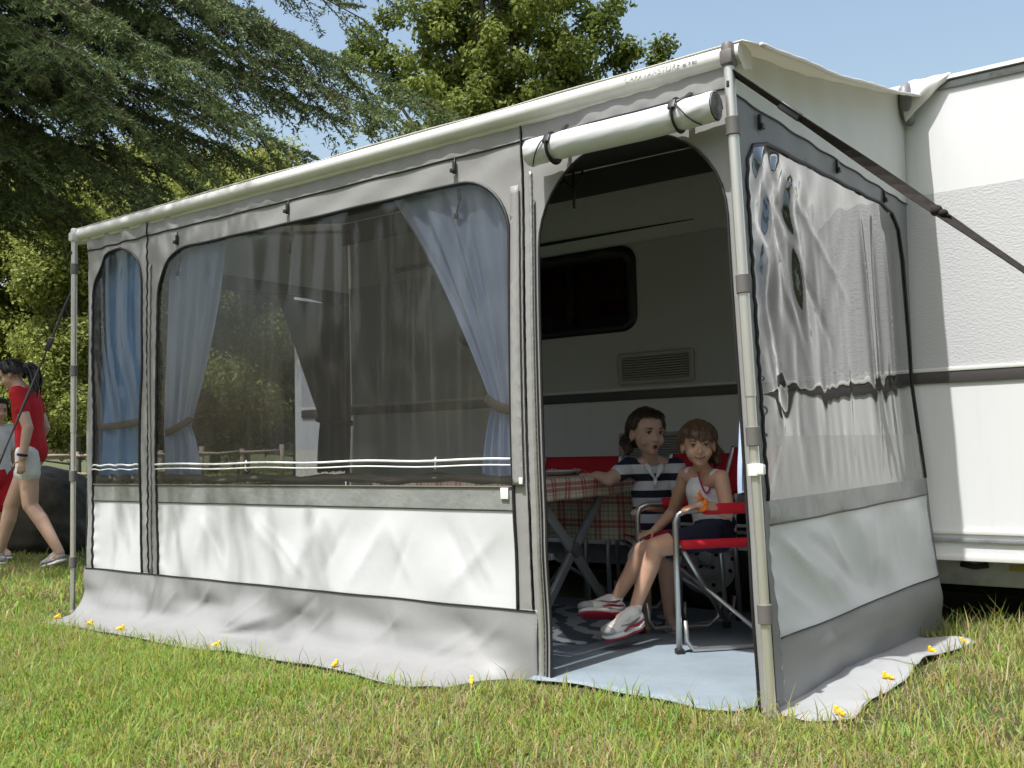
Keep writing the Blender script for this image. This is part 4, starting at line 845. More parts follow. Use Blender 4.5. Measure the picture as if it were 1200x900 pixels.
    p = SPa[i]+SDa[i]*(SLa[i]*t)[:, None]; r = g.normal(0, 1, (m, 3)); r -= SDa[i]*(r*SDa[i]).sum(1)[:, None]; r /= np.linalg.norm(r, axis=1)[:, None]+1e-9; r[:, 2] += .25
    d = SDa[i]*.75+r*.8; d /= np.linalg.norm(d, axis=1)[:, None]; ln = g.uniform(.026, .052, m)[:, None]
    wv_ = np.cross(d, g.normal(0, 1, (m, 3))); wv_ /= np.linalg.norm(wv_, axis=1)[:, None]+1e-9; wv_ *= .0072
    V = np.stack([p-wv_, p+wv_, p+d*ln], 1).reshape(-1, 3); F = np.arange(m*3).reshape(-1, 3)
    cl = g.uniform(.75, 1.3, n)*(1+.25*vnoise(SPa[:, 0]*1.2+SPa[:, 2], SPa[:, 1]*1.2, 3)); base = np.array([.074, .108, .046])[None]*cl[:, None]; tipc = np.array([.27, .30, .12])
    warm = np.clip(g.normal(.2, .25, n), 0, 1)[:, None]; c = base*(1-warm)+tipc*warm
    me = np_mesh('crown', V, F); color_attr(me, np.repeat(c[i], 3, 0)); o = link('crown', me, M['needle'], root, False); print('cedar needles', m)
cedar()
def leaves(clumps, n, size, c0, c1, seed, flat=.8):
    """clumps: (x,y,z,r); leaf-sized rhombs spread through each clump, thick near its skin"""
    g = np.random.default_rng(seed); cl = np.array(clumps); w = cl[:, 3]**2.2; k = g.choice(len(cl), n, p=w/w.sum())
    d = g.normal(0, 1, (n, 3)); d /= np.linalg.norm(d, axis=1)[:, None]; rr = g.uniform(0, 1, n)**.42
    p = cl[k, :3]+d*(cl[k, 3]*rr*(1+.35*vnoise(d[:, 0]*2.5+k, d[:, 1]*2.5+d[:, 2]*2, seed)))[:, None]*np.array([1, 1, flat])
    nrm = d+g.normal(0, .9, (n, 3))+np.array([0, 0, .5]); nrm /= np.linalg.norm(nrm, axis=1)[:, None]
    a = np.cross(nrm, g.normal(0, 1, (n, 3))); a /= np.linalg.norm(a, axis=1)[:, None]; b = np.cross(nrm, a); s = (size*g.uniform(.6, 1.35, n))[:, None]
    V = np.stack([p-a*s, p+b*s*.55+nrm*s*.1, p+a*s, p-b*s*.55+nrm*s*.1], 1).reshape(-1, 3); F = np.arange(n*4).reshape(-1, 4)
    t = np.clip(g.normal(.5, .28, n)+.35*vnoise(p[:, 0]*.6, p[:, 2]*.6+p[:, 1]*.3, seed+1), 0, 1)[:, None]
    me = np_mesh('crown', V, F); color_attr(me, np.repeat(np.array(c0)*(1-t)+np.array(c1)*t, 4, 0)); return me
def tree(label, base, clumps, n, size, c0, c1, seed, tr=.25, group=None, name='leafy_tree', mat='bark'):
    root = empty(name, base, label, 'tree', group); b = Vector(base); top = max(c[2] for c in clumps); cx = sum(c[0] for c in clumps)/len(clumps); cy = sum(c[1] for c in clumps)/len(clumps)
    pts = [b+Vector((0, 0, -.1)), b.lerp(Vector((cx, cy, top*.35)), .5), Vector((cx, cy, top*.55)), Vector((cx, cy, top*.93))]
    mb = MB().tube(pts, [tr*1.3, tr, tr*.7, tr*.15], 10)
    o = mb.build('trunk', M[mat], root); br = MB()
    for c in (clumps if len(clumps) < 60 else clumps[::9]):
        z0 = min(c[2]*.75, top*.8); t = (z0-b.z)/(top*.93); s = pts[1].lerp(pts[2], max(0, min(1, (z0/top-.2)/.35))); s.z = z0*.8
        e = Vector(c[:3]); br.tube([s, (s+e)/2+Vector((0, 0, -.15)), e, e+(e-s).normalized()*c[3]*.5], [tr*.32, tr*.2, tr*.10, tr*.03], 5, False)
    br.build('branch', M[mat], root); link('crown', leaves(clumps, n, size, c0, c1, seed), M['leaf'], root, False); return root
YG0, YG1 = (.062, .10, .018), (.245, .285, .065)
# the leafy tree above the awning: clumps by pixel and depth
cl = []; g0 = np.random.default_rng(77)
for px, py, t, r in ((560, 60, 20, 1.5), (520, 30, 20.5, 1.3), (610, 30, 20, 1.4), (480, 95, 20.3, 1.0), (590, 110, 19.6, 1.4), (640, 80, 20, 1.0), (545, 140, 20, 1.2), (660, 120, 20, .75), (500, 160, 20, 1.0), (620, 150, 20, 1.0), (640, 15, 20.5, .9), (600, -30, 20.5, 1.4), (530, -30, 20.5, 1.2), (430, 55, 20.6, .55), (445, 120, 20.4, .7),
                     (700, 40, 20, .55), (715, 75, 20.2, .62), (690, 20, 20.2, .4), (735, 60, 20, .42), (722, 5, 20.3, .35), (690, 105, 20, .5), (775, 55, 20.4, .36), (768, 72, 20.4, .30), (660, 60, 20, .45), (580, 190, 20, 1.3), (660, 180, 20, 1.0), (455, 20, 20.5, .35)):
    p = pix(px, py, t)
    if r < .6: cl.append((p.x, p.y, p.z, r)); continue
    for k in range(int(5+r*6)):
        d = Vector(g0.normal(0, .55, 3))*r; cl.append((p.x+d.x, p.y+d.y, p.z+d.z*.9, r*g0.uniform(.20, .40)))
b0 = pix(590, 480, 20); tree('tall leafy tree with yellow green crown rising behind the awning roof', (b0.x, b0.y, -.05), cl, 68000, .056, YG0, YG1, 3, .28)
# the wood beyond the meadow
g_ = np.random.default_rng(17); proto = {}
def wood_clumps(h, w, seed):
    g = np.random.default_rng(seed); out = []
    for k in range(34):
        z = h*(.10+.9*g.uniform(0, 1)**.9); a = g.uniform(0, 2*math.pi); r = w*(1-((z/h-.42)/.68)**2)**.5*g.uniform(.2, .85) if abs(z/h-.42) < .66 else .2
        out.append((r*math.cos(a), r*math.sin(a), z, g.uniform(.75, 1.35)))
    return out
for v in range(2): proto[v] = tree('', (0, 0, 0), wood_clumps(10.5, 3.6, 40+v), 46000, .078, (.12, .155, .03), (.36, .385, .10), 50+v, .16, mat='bark2')
used = set()
WOOD = [(-60, 29, 1.0, 0, 'pale green meadow-edge tree at the end of the rail fence'), (28, 31, .98, 1, 'pale green meadow-edge tree above the walking woman'), (88, 28, .85, 0, 'bushy pale green tree beside the far awning post'), (150, 33, 1.05, 1, 'pale green tree showing through under the cedar'),
        (215, 30, .95, 0, 'yellow green tree behind the narrow arched window'), (285, 34, 1.05, 1, 'yellow green tree seen through the big window'), (350, 31, .92, 0, 'yellow green tree glimpsed between cedar boughs over the roof'), (430, 36, 1.0, 1, 'yellow green tree standing past the caravan nose'), (500, 33, .9, 0, 'low yellow green tree behind the awning roof'),
        (-10, 42, 1.25, 1, 'tall back-row tree over the rail fence'), (120, 44, 1.25, 0, 'tall back-row tree left of the cedar boughs'), (250, 45, 1.25, 1, 'tall back-row tree behind the cedar boughs')]
def place_tree(x, y, s, v, rot, label, group):
    if v not in used: o = proto[v]; used.add(v)
    else: o = copy_tree(proto[v])
    o.location = (x, y, -.1); o.scale = (s, s, s*1.0); o.rotation_euler = (0, 0, rot); o['label'] = label; o['group'] = group
for px, t, s, v, lab in WOOD:
    p = pix(px, 537, t); place_tree(p.x, p.y, s, v, g_.uniform(0, 6), lab, 'trees along the far meadow edge')
for k, (x, y, s) in enumerate(((-22, -21, 1.1), (-14.5, -23, 1.2), (-7.5, -22, 1.05), (-1, -24, 1.2), (6, -22, 1.1), (13, -23, 1.2), (20, -18, 1.15), (25, -9, 1.2), (27, 0, 1.1), (24, 9, 1.15), (20, 17, 1.1))):
    place_tree(x, y, s, k % 2, g_.uniform(0, 6), 'tree across the lawn mirrored in the window foil', 'trees across the lawn facing the awning')
# rail fence
fm = simple('grey_weathered_wood', (.24, .20, .15), .85, .3, 8, stretch=(1, 1, 8), bump=.5, bscale=60)
fa, fb = pix(-120, 566, 25.0), pix(330, 566, 27.0); fa.z = fb.z = 0
fe = empty('rail_fence', fa, 'weathered wooden rail fence in front of the far trees', 'fence'); nP = 10
for k in range(nP):
    p = fa.lerp(fb, k/(nP-1)); MB().tube([p+Vector((0, 0, -.1)), p+Vector((.02, 0, .55)), p+Vector((.0, .02, 1.02+.05*math.sin(k*3)))], [.075, .07, .065], 8).build('post', fm, fe)
    if k < nP-1:
        q2 = fa.lerp(fb, (k+1)/(nP-1))
        for z in (.42, .88): MB().tube([p+Vector((0, -.07, z)), (p+q2)/2+Vector((0, -.07, z-.03*math.sin(k+z*9))), q2+Vector((0, -.07, z+.02))], .045, 6).build('rail', fm, fe)
# dark boulder behind the woman
def boulder():
    c = pix(58, 612, 9.3); c.z = 0; bm = bmesh.new(); bmesh.ops.create_icosphere(bm, subdivisions=5, radius=1)
    P = np.array([v.co[:] for v in bm.verts]); rx = Vector((rt.x, rt.y, 0)).normalized(); ry = Vector((-rx.y, rx.x, 0))
    sq = np.sign(P)*np.abs(P)**.72; n1 = vnoise(P[:, 0]*2.2+5, P[:, 1]*2.2+P[:, 2]*1.7, 7); n2 = vnoise(P[:, 0]*7, P[:, 2]*7+P[:, 1]*5, 8)
    crack = np.exp(-((P[:, 2]-.02+.18*np.abs(P[:, 0]+.1)-.10)/.035)**2)*.10
    f = (1+.10*n1+.035*n2-crack)[:, None]; Q = sq*f*np.array([.50, .42, .42])
    for v, qv in zip(bm.verts, Q): v.co = c+rx*(qv[0]-.12)+ry*qv[1]+Vector((0, 0, qv[2]+.33))
    me = bpy.data.meshes.new('boulder'); bm.to_mesh(me); bm.free()
    tag(link('boulder', me, simple('dark_mossy_stone', (.055, .050, .040), .9, .5, 5, bump=.9, bscale=40)), 'dark rounded boulder on the grass behind the walking woman', 'boulder')
boulder()
# ================================================================ people
def cv(a, b, c): return rt*a+up*b-fw*c          # right, up, towards the viewer
def skin_mat(name, c):
    q = NT(name); f = q.noise(22, q.coord(), 4); q.l(q.ramp(f, [(.3, tuple(x*.9 for x in c)), (.7, c)]), q.p.inputs['Base Color']); q.p.inputs['Roughness'].default_value = .5
    q.p.inputs['Subsurface Weight'].default_value = .12; q.p.inputs['Subsurface Radius'].default_value = (.012, .005, .003); return q.m
M['skin'] = skin_mat('tanned_skin', (.60, .36, .25)); M['skin2'] = skin_mat('light_skin', (.62, .40, .30))
def hair_mat(name, c):
    q = NT(name); f = q.noise(26, q.coord((1, 1, .15)), 5, .7); q.l(q.ramp(f, [(.3, tuple(x*.4 for x in c)), (.7, c)]), q.p.inputs['Base Color']); q.p.inputs['Roughness'].default_value = .42; q.l(q.bump(f, .6, .006), q.p.inputs['Normal']); return q.m
M['hairbr'] = hair_mat('brown_hair', (.16, .092, .052)); M['hairdk'] = hair_mat('dark_brown_hair', (.06, .034, .022)); M['hairbk'] = hair_mat('black_hair', (.014, .011, .011))
M['eyew'] = simple('eye_white', (.50, .47, .45), .2, .02); M['iris'] = simple('dark_iris', (.018, .012, .009), .15, .1); M['lip'] = simple('lip', (.38, .13, .11), .45, .05); M['mouth'] = simple('open_mouth', (.06, .015, .014), .6)
M['whitecot'] = fabric('white_cotton', (.72, .72, .74), .8, 700, .04, wr=.6); M['navy'] = fabric('navy_cotton', (.018, .022, .05), .8, 700, .1, wr=.8); M['redcot'] = fabric('red_cotton', (.50, .012, .022), .75, 700, .06, wr=.8)
M['denim'] = fabric('pale_denim', (.72, .72, .70), .8, 500, .10, wr=.8); M['sock'] = fabric('white_sock', (.72, .70, .70), .9, 400, .05)
M['shoew'] = simple('white_shoe_leather', (.66, .65, .62), .45, .06); M['shoeg'] = simple('grey_shoe_mesh', (.36, .36, .35), .7, .1); M['shoer'] = simple('crimson_rubber_sole', (.36, .012, .035), .6, .1)
M['canvas'] = simple('grey_plaid_canvas', (.34, .33, .34), .8, .5, 40)
def remesh(mb, vox, name, mat, parent, smooth=3):
    me = mb.mesh('tmp'); o = bpy.data.objects.new('tmp', me); col.objects.link(o)
    r = o.modifiers.new('r', 'REMESH'); r.mode = 'VOXEL'; r.voxel_size = vox
    s = o.modifiers.new('s', 'SMOOTH'); s.iterations = smooth; s.factor = .5
    bpy.context.view_layer.update(); m2 = bpy.data.meshes.new_from_object(o.evaluated_get(bpy.context.evaluated_depsgraph_get())); m2.name = name
    bpy.data.objects.remove(o); m2.materials.clear(); return link(name, m2, mat, parent)
def hand(mb, w, d, back, s, curl=.5, thumb_side=1, spread=.12):
    """w wrist, d pointing direction, back = outward normal of the back of the hand"""
    d = d.normalized(); back = (back-d*back.dot(d)).normalized(); side = d.cross(back)*thumb_side
    mb.cone(w, w+d*.022*s, .019*s, .024*s, 10, .62, back); mb.cone(w+d*.018*s, w+d*.062*s, .026*s, .029*s, 10, .45, back)
    for k, (off, ln) in enumerate(((.024, .064), (.008, .072), (-.008, .067), (-.023, .052))):
        p = w+d*.070*s+side*off*s; dd = (d+side*spread*(.5-k*.33)).normalized(); r = .0082*s
        for j, f in enumerate((.45, .32, .23)):
            n = p+dd*ln*f*s; mb.cone(p, n, r, r*.9, 8); p = n; r *= .9
            dd = (dd*math.cos(curl)-back*math.sin(curl)).normalized()
    p = w+d*.022*s+side*.022*s; dd = (d*.65+side*.75-back*.25).normalized(); r = .0098*s
    for f in (.030, .026, .020):
        n = p+dd*f*s; mb.cone(p, n, r, r*.88, 8); p = n; r *= .88; dd = (dd*.9+d*.35-back*.15).normalized()
def head_prims(mb, H, F, U, h, wide=1.0):
    """H centre, F face direction, U up, h head height"""
    F = F.normalized(); Rr = F.cross(U).normalized(); U = Rr.cross(F); k = h/.21; Mx = Matrix((Rr, F, U)).transposed()
    def P(x, y, z): return H+k*(Rr*x+F*y+U*z)
    def E(c, r): mb.ell(P(*c), tuple(k*v for v in r), Mx, 20, 12)
    E((0, -.012, .024), (.073*wide, .090, .080)); E((0, .018, -.028), (.060*wide, .066, .062)); E((0, .040, -.062), (.036, .036, .036)); E((0, .058, -.082), (.020, .016, .014))
    for s in (-1, 1): E((s*.036, .050, -.032), (.024, .026, .027)); E((s*.074*wide, -.008, -.010), (.009, .020, .030)); E((s*.030, .070, .020), (.020, .010, .008))
    mb.cone(P(0, .074, .008), P(0, .092, -.026), .006*k, .0105*k, 10); E((-.009, .084, -.029), (.008, .009, .007)); E((.009, .084, -.029), (.008, .009, .007))
    E((0, .072, -.052), (.021, .012, .009)); E((0, .069, -.062), (.017, .011, .008))
    return P, Mx, k
def face(par, P, Mx, k, mouth='smile', gaze=0, brow=M['hairdk'], squint=.8):
    for s in (-1, 1):
        e = MB().ell(P(s*.030, .0735, .0035), (.0118*k, .0070*k, .0060*k*squint), Mx, 14, 8).build('eye', M['eyew'], par)
        MB().ell(P(s*.030+gaze*.005, .0785, .0035), (.0052*k, .0034*k, .0050*k*squint), Mx, 12, 8).build('iris', M['iris'], e)
        MB().tube([P(s*.0170, .0775, .0050), P(s*.024, .0810, .0085*squint+.002), P(s*.033, .0800, .0087*squint+.002), P(s*.0420, .0720, .0045)], [.0012*k, .0022*k, .0022*k, .0012*k], 6).build('eyelash', M['iris'], e)
        MB().tube([P(s*.014, .0815, .021), P(s*.026, .0825, .0255), P(s*.038, .0765, .0245), P(s*.047, .066, .019)], [.0018*k, .0030*k, .0026*k, .0012*k], 6).build('eyebrow', brow, par)
    if mouth == 'smile':
        m_ = MB().tube([P(-.031, .0625, -.0440), P(-.017, .0785, -.0545), P(0, .0850, -.0580), P(.017, .0785, -.0545), P(.031, .0625, -.0440)], [.0014*k, .0034*k, .0040*k, .0034*k, .0014*k], 6).build('lips', M['lip'], par)
        MB().tube([P(-.030, .0640, -.0430), P(-.016, .0805, -.0525), P(0, .0875, -.0560), P(.016, .0805, -.0525), P(.030, .0640, -.0430)], .0014*k, 5).build('mouth_line', M['mouth'], m_)
    elif mouth == 'open':
        m_ = MB().ell(P(0, .0775, -.0580), (.0135*k, .007*k, .0125*k), Mx, 14, 8).build('lips', M['lip'], par)
        MB().ell(P(0, .0815, -.0580), (.0095*k, .006*k, .0088*k), Mx, 14, 8).build('mouth_opening', M['mouth'], m_)
    else: MB().tube([P(-.020, .072, -.0555), P(0, .0838, -.0560), P(.020, .072, -.0555)], [.0015*k, .0032*k, .0015*k], 6).build('lips', M['lip'], par)
def hair(P, Mx, k, seed, fringe=.0, length=-.02, tail=None, nape=True):
    """cap of locks over the skull; fringe: how far it falls over the brow"""
    g = random.Random(seed); mb = MB()
    mb.ell(P(0, -.020, .032), (.0755*k, .089*k, .077*k), Mx, 24, 14)
    for i in range(64):
        a = 2*math.pi*i/64+g.uniform(-.05, .05); fx, fy = math.sin(a), math.cos(a)      # fy>0 towards the face
        front = max(0, fy); zend = (.055-fringe+.022*fx if front > .55 else length-(.045 if fy < -.2 else .0))+g.uniform(-.013, .013)
        pts = []; r0 = g.uniform(.006, .0105)
        for j in range(6):
            t = j/5; ang = t*math.pi*.5; ex = 1.03
            z = .114*math.cos(ang*1.0)*(1-t)+(.114*(1-t)+zend*t)*t; rad = math.sin(min(ang*1.25, math.pi/2))
            y = -.015+(.094 if fy > 0 else .092)*fy*rad*ex; x = .082*fx*rad*ex
            pts.append(P(x+g.uniform(-.002, .002), y, z))
        if front > .45 and fringe <= 0: pts = pts[:4]
        mb.tube(pts, [r0*k*(1 if j < len(pts)-1 else .45) for j in range(len(pts))], 7)
    st_ = MB()
    for i in range(150):
        a = g.uniform(0, 2*math.pi); fx, fy = math.sin(a), math.cos(a); front = max(0, fy); off = g.uniform(1.04, 1.14)
        zend = (.060-fringe if front > .5 else length-(.05 if fy < -.2 else .01))+g.uniform(-.03, .02); pts = []
        for j in range(2, 7):
            t = j/6; ang = t*math.pi*.5; rad = math.sin(min(ang*1.25, math.pi/2)); z = .118*math.cos(ang)*(1-t)+(.118*(1-t)+zend*t)*t
            pts.append(P(.084*fx*rad*off+g.uniform(-.002, .002), -.015+.095*fy*rad*off, z+.004))
        if front > .45 and fringe <= 0: pts = pts[:3]
        st_.tube(pts, [.0011*k]*(len(pts)-1)+[.0004*k], 4, False)
    mb.strands = st_
    if tail:
        for i in range(12):
            o = Vector((g.uniform(-.012, .012), g.uniform(-.012, .012), g.uniform(-.012, .012)))*k
            mb.tube([P(*p)+o*(1+j*.9)+Vector((g.uniform(-1, 1), g.uniform(-1, 1), 0))*.006*k*j for j, p in enumerate(tail)], [.011*k, .015*k, .013*k, .010*k, .004*k][:len(tail)], 7)
    return mb
def limb_(mb, pts, rs, flat=1, fdir=None):
    for i in range(len(pts)-1): mb.cone(pts[i], pts[i+1], rs[i], rs[i+1], 14, flat, fdir)
def shoe(par, heel, toe, upv, s, style):
    d = (toe-heel).normalized(); upv = (upv-d*upv.dot(d)).normalized(); sd = d.cross(upv); ln = (toe-heel).length; Mx = Matrix((sd, d, upv)).transposed()
    def Q(y, z, x=0): return heel+d*y*ln+upv*z*s+sd*x*s
    up_ = MB(); up_.ell(Q(.20, .036), (.034*s, .23*ln, .036*s), Mx).ell(Q(.62, .026), (.039*s, .36*ln, .026*s), Mx).ell(Q(.22, .066), (.031*s, .17*ln, .030*s), Mx).cone(Q(.30, .070), Q(.66, .034), .026*s, .022*s, 12)
    main = remesh(up_, .004, 'shoe', M['shoew'] if style != 'canvas' else M['canvas'], par, 4)
    so = MB().ell(Q(.22, .002), (.037*s, .25*ln, .020*s), Mx).ell(Q(.60, -.002), (.042*s, .42*ln, .018*s), Mx).ell(Q(.42, .0), (.034*s, .30*ln, .016*s), Mx)
    sol = remesh(so, .004, 'sole', M['shoew'], main, 3)
    if style == 'sport':
        so2 = MB().ell(Q(.22, -.012), (.036*s, .24*ln, .012*s), Mx).ell(Q(.60, -.014), (.041*s, .41*ln, .011*s), Mx).ell(Q(.42, -.013), (.033*s, .30*ln, .010*s), Mx); remesh(so2, .004, 'outsole', M['shoer'], main, 2)
        MB().ell(Q(.80, .024), (.037*s, .21*ln, .022*s), Mx).build('toe_cap', M['shoeg'], main)
        for x in (-1, 1):
            MB().tube([Q(.04, .020, x*.026), Q(.20, .008, x*.037), Q(.38, .012, x*.037)], [.004*s, .0095*s, .003*s], 8).build('sole_bubble', M['shoew'], main)
            MB().tube([Q(.06, .034, x*.026), Q(.22, .022, x*.037), Q(.42, .024, x*.038), Q(.56, .012, x*.040)], [.003*s, .005*s, .005*s, .003*s], 8).build('sole_stripe', M['shoer'], main)
            MB().tube([Q(.14, .052, x*.034), Q(.26, .042, x*.037), Q(.40, .036, x*.039), Q(.62, .042, x*.0365)], [.0018*s, .0052*s, .0045*s, .0012*s], 6).build('side_mark', M['shoer'] if s < .7 else M['collar'], main)
    for k_ in range(4): y = .40+.07*k_; MB().tube([Q(y, .060-.030*k_/4+.012, -.02), Q(y+.01, .070-.030*k_/4+.012, 0), Q(y, .060-.030*k_/4+.012, .02)], .0028*s, 6).build('lace', M['sock'], main)
    return main
def person(name, label, J, s, F, skin, pose):
    """J joints in world space; s size factor (1 = adult); F chest direction"""
    root = empty(name, (J['pelvis'].x, J['pelvis'].y, pose['ground']), label, 'person')
    b = MB(); F = F.normalized(); th = 1.14 if s < .7 else 1.0
    sw = [J['shL'], J['shR']]; mid = (J['shL']+J['shR'])/2
    def torso(mb, g=0.0, low=True):
        limb_(mb, [J['pelvis'], J['waist'], J['chest']], [.145*s+g, .128*s+g, .145*s+g], .68, F); mb.cone(J['chest'], mid+(J['chest']-mid)*.25, .135*s+g, .10*s+g, 16, .68, F)
        for x in sw: mb.cone(J['chest'].lerp(mid, .7), x, .075*s+g, .056*s+g, 12); mb.cone(mid+(J['head']-mid)*.22, mid.lerp(x, .8), .050*s, .042*s, 12)
    torso(b); b.cone(mid+Vector((0, 0, .01)), J['head']-J['U']*.045*pose['hh']/.21, .056*s*pose.get('neck', 1), .050*s*pose.get('neck', 1), 14)
    for sd in 'LR':
        limb_(b, [J['sh'+sd], J['el'+sd]], [.050*s*th, .041*s*th]); limb_(b, [J['el'+sd], J['wr'+sd]], [.042*s*th, .028*s*th])
        limb_(b, [J['hip'+sd], J['hip'+sd].lerp(J['kn'+sd], .5), J['kn'+sd]], [.085*s*th, .077*s*th, .059*s*th])
        calf = J['kn'+sd].lerp(J['an'+sd], .3)-J['ft'+sd]*.010*s
        limb_(b, [J['kn'+sd], calf, J['an'+sd]], [.056*s*th, .058*s*th, .035*s*th]); b.cone(J['an'+sd], J['an'+sd]+J['ft'+sd]*.12*s-Vector((0, 0, .03*s)), .032*s, .026*s)
        hd = pose['hand'+sd]; hand(b, J['wr'+sd], hd[0], hd[1], s*pose.get('hs', 1.0), hd[2], hd[3])
    P, Mx, k = head_prims(b, J['head'], J['F'], J['U'], pose['hh'])
    remesh(b, pose.get('vox', .005), 'body', skin, root, 3)
    face(root, P, Mx, k, pose['mouth'], pose.get('gaze', 0), pose['hairmat'], pose.get('squint', .85))
    hb = hair(P, Mx, k, pose['seed'], pose['fringe'], pose['hlen'], pose.get('tail')); hm = remesh(hb, .0045, 'hair', pose['hairmat'], root, 1); hb.strands.build('loose_strands', pose['hairmat'], hm)
    return root, torso, P, Mx, k
def g_(px, py, t): return pix(px, py, t)
# ---- girl in the white top
Z = Vector((0, 0, 1))
J = dict(pelvis=g_(838, 621, 4.13), waist=g_(834, 605, 4.12), chest=g_(828, 578, 4.10), shL=g_(845, 560, 4.00), shR=g_(804, 556, 4.17), elL=g_(853, 600, 3.95), elR=g_(789, 600, 4.26), wrL=g_(821, 591, 3.90), wrR=g_(768, 621, 4.20),
         hipL=g_(832, 628, 4.05), hipR=g_(832, 628, 4.20), knL=g_(768, 641, 3.98), knR=g_(752, 646, 4.12), anL=g_(744, 713, 4.00), anR=g_(721, 703, 4.12), head=g_(818, 521, 4.03))
J['F'] = cv(-.10, -.03, 1); J['U'] = cv(-.05, 1, .03); J['ftL'] = cv(-1, -.25, .2).normalized(); J['ftR'] = cv(-1, .12, .25).normalized()
po = dict(ground=0, hh=.184, hairmat=M['hairbr'], mouth='smile', fringe=.028, hlen=.012, seed=4, squint=.7, hs=1.05, neck=1.0, handL=(cv(-.95, -.22, .25), cv(-.15, .95, .25), .42, 1), handR=(cv(-.9, -.3, .1), cv(-.1, .9, .3), .3, -1), tail=[(-.02, -.095, .01), (-.055, -.10, -.02), (-.075, -.085, -.060), (-.08, -.07, -.09)])
root, torso, P, Mx, k = person('person', 'girl in a white sleeveless top and navy shorts sitting in a red chair', J, .60, cv(-.55, 0, .83), M['skin'], po)
def tank():
    mb = MB(); s = .60; Fv = cv(-.55, 0, .83).normalized(); pv = J['pelvis']+Vector((0, 0, .01))
    limb_(mb, [pv, J['waist'], J['chest']], [.155*s, .140*s, .152*s], .72, Fv); mid = (J['shL']+J['shR'])/2; mb.cone(J['chest'], mid+(J['chest']-mid)*.55, .143*s, .118*s, 16, .74, Fv)
    for x in (J['shL'], J['shR']): mb.cone(J['chest'].lerp(mid, .55), mid.lerp(x, .72)+Vector((0, 0, .004)), .072*s, .054*s, 12)
    return mb
remesh(tank(), .006, 'top', M['whitecot'], root, 3)
sh = MB(); s = .60
sh.cone(J['pelvis']-Vector((0, 0, .01)), J['pelvis']+Vector((0, 0, .02)), .150*s, .150*s, 16)
for sd in 'LR': limb_(sh, [J['hip'+sd], J['hip'+sd].lerp(J['kn'+sd], .62)], [.098*s, .094*s])
remesh(sh, .005, 'shorts', M['navy'], root, 3)
for sd in 'LR':
    so = MB().cone(J['an'+sd].lerp(J['kn'+sd], .16), J['an'+sd]-Z*.015, .041*s, .042*s, 14); remesh(so, .004, 'sock', M['sock'], root, 2)
up2 = cv(-.10, .85, -.5)
shoe(root, J['anL']+cv(.034, -.060, 0), J['anL']+cv(-.140, -.098, .07), cv(-.18, .95, .22), .92, 'sport')
shoe(root, J['anR']+cv(.040, -.058, .02), J['anR']+cv(-.160, -.022, .10), cv(.12, .72, -.68), .92, 'sport')
wr_ = J['wrL']; hd = (J['elL']-J['wrL']).normalized(); a_, b_ = frame_of(hd)
MB().tube([wr_+hd*.010+(a_*math.cos(t)+b_*math.sin(t))*.0215+hd*.004*math.sin(3*t) for t in np.linspace(0, 2*math.pi, 25)], .0085, 8).tube([wr_+hd*.006+cv(0, .022, .010), wr_+cv(-.010, .048, .014), wr_+cv(-.004, .058, .012)], [.007, .006, .002], 6).tube([wr_+hd*.006+cv(0, .022, .010), wr_+cv(-.030, .030, .016)], [.007, .003], 6).build('bracelet', simple('orange_ribbon', (.85, .20, .01), .6), root)
nk = (J['shL']+J['shR'])/2
MB().tube([nk+cv(-.032+.064*t, .022-.085*math.sin(math.pi*t), .048+.022*math.sin(math.pi*t)) for t in np.linspace(0, 1, 17)], .0042, 7).build('necklace', simple('magenta_beads', (.38, .02, .12), .5), root)
MB().ell(nk+cv(.030, .010, .066), (.014, .010, .012)).ell(nk+cv(.042, .016, .062), (.010, .008, .010)).ell(nk+cv(.036, -.004, .066), (.008, .008, .012)).build('bow', M['whitecot'], root)
# ---- girl in the striped shirt
J = dict(pelvis=g_(770, 640, 4.74), waist=g_(768, 612, 4.68), chest=g_(765, 578, 4.62), shL=g_(792, 547, 4.60), shR=g_(737, 547, 4.58), elL=g_(797, 594, 4.50), elR=g_(713, 562, 4.50), wrL=g_(760, 594, 4.40), wrR=g_(699, 557, 4.56),
         hipL=g_(783, 646, 4.72), hipR=g_(757, 646, 4.72), knL=g_(782, 657, 4.40), knR=g_(750, 657, 4.40), anL=g_(785, 722, 4.44), anR=g_(757, 722, 4.50), head=g_(758, 507, 4.53))
J['F'] = cv(.36, -.02, .93); J['U'] = cv(.02, 1, .02); J['ftL'] = cv(.1, -.2, 1).normalized(); J['ftR'] = cv(-.1, -.2, 1).normalized()
po = dict(ground=0, hh=.210, hairmat=M['hairdk'], mouth='open', fringe=0, hlen=.022, seed=8, gaze=.6, squint=1.0, neck=1.05, handL=(cv(-.9, -.25, .25), cv(-.1, .95, .3), .45, 1), handR=(cv(-.95, .05, -.15), cv(0, 1, .2), .35, -1), tail=[(.02, -.09, -.01), (.045, -.095, -.045), (.055, -.08, -.075)])
root, torso, P, Mx, k = person('person', 'open-mouthed girl in a navy and white striped shirt leaning on the table', J, .66, cv(.05, 0, 1), M['skin2'], po)
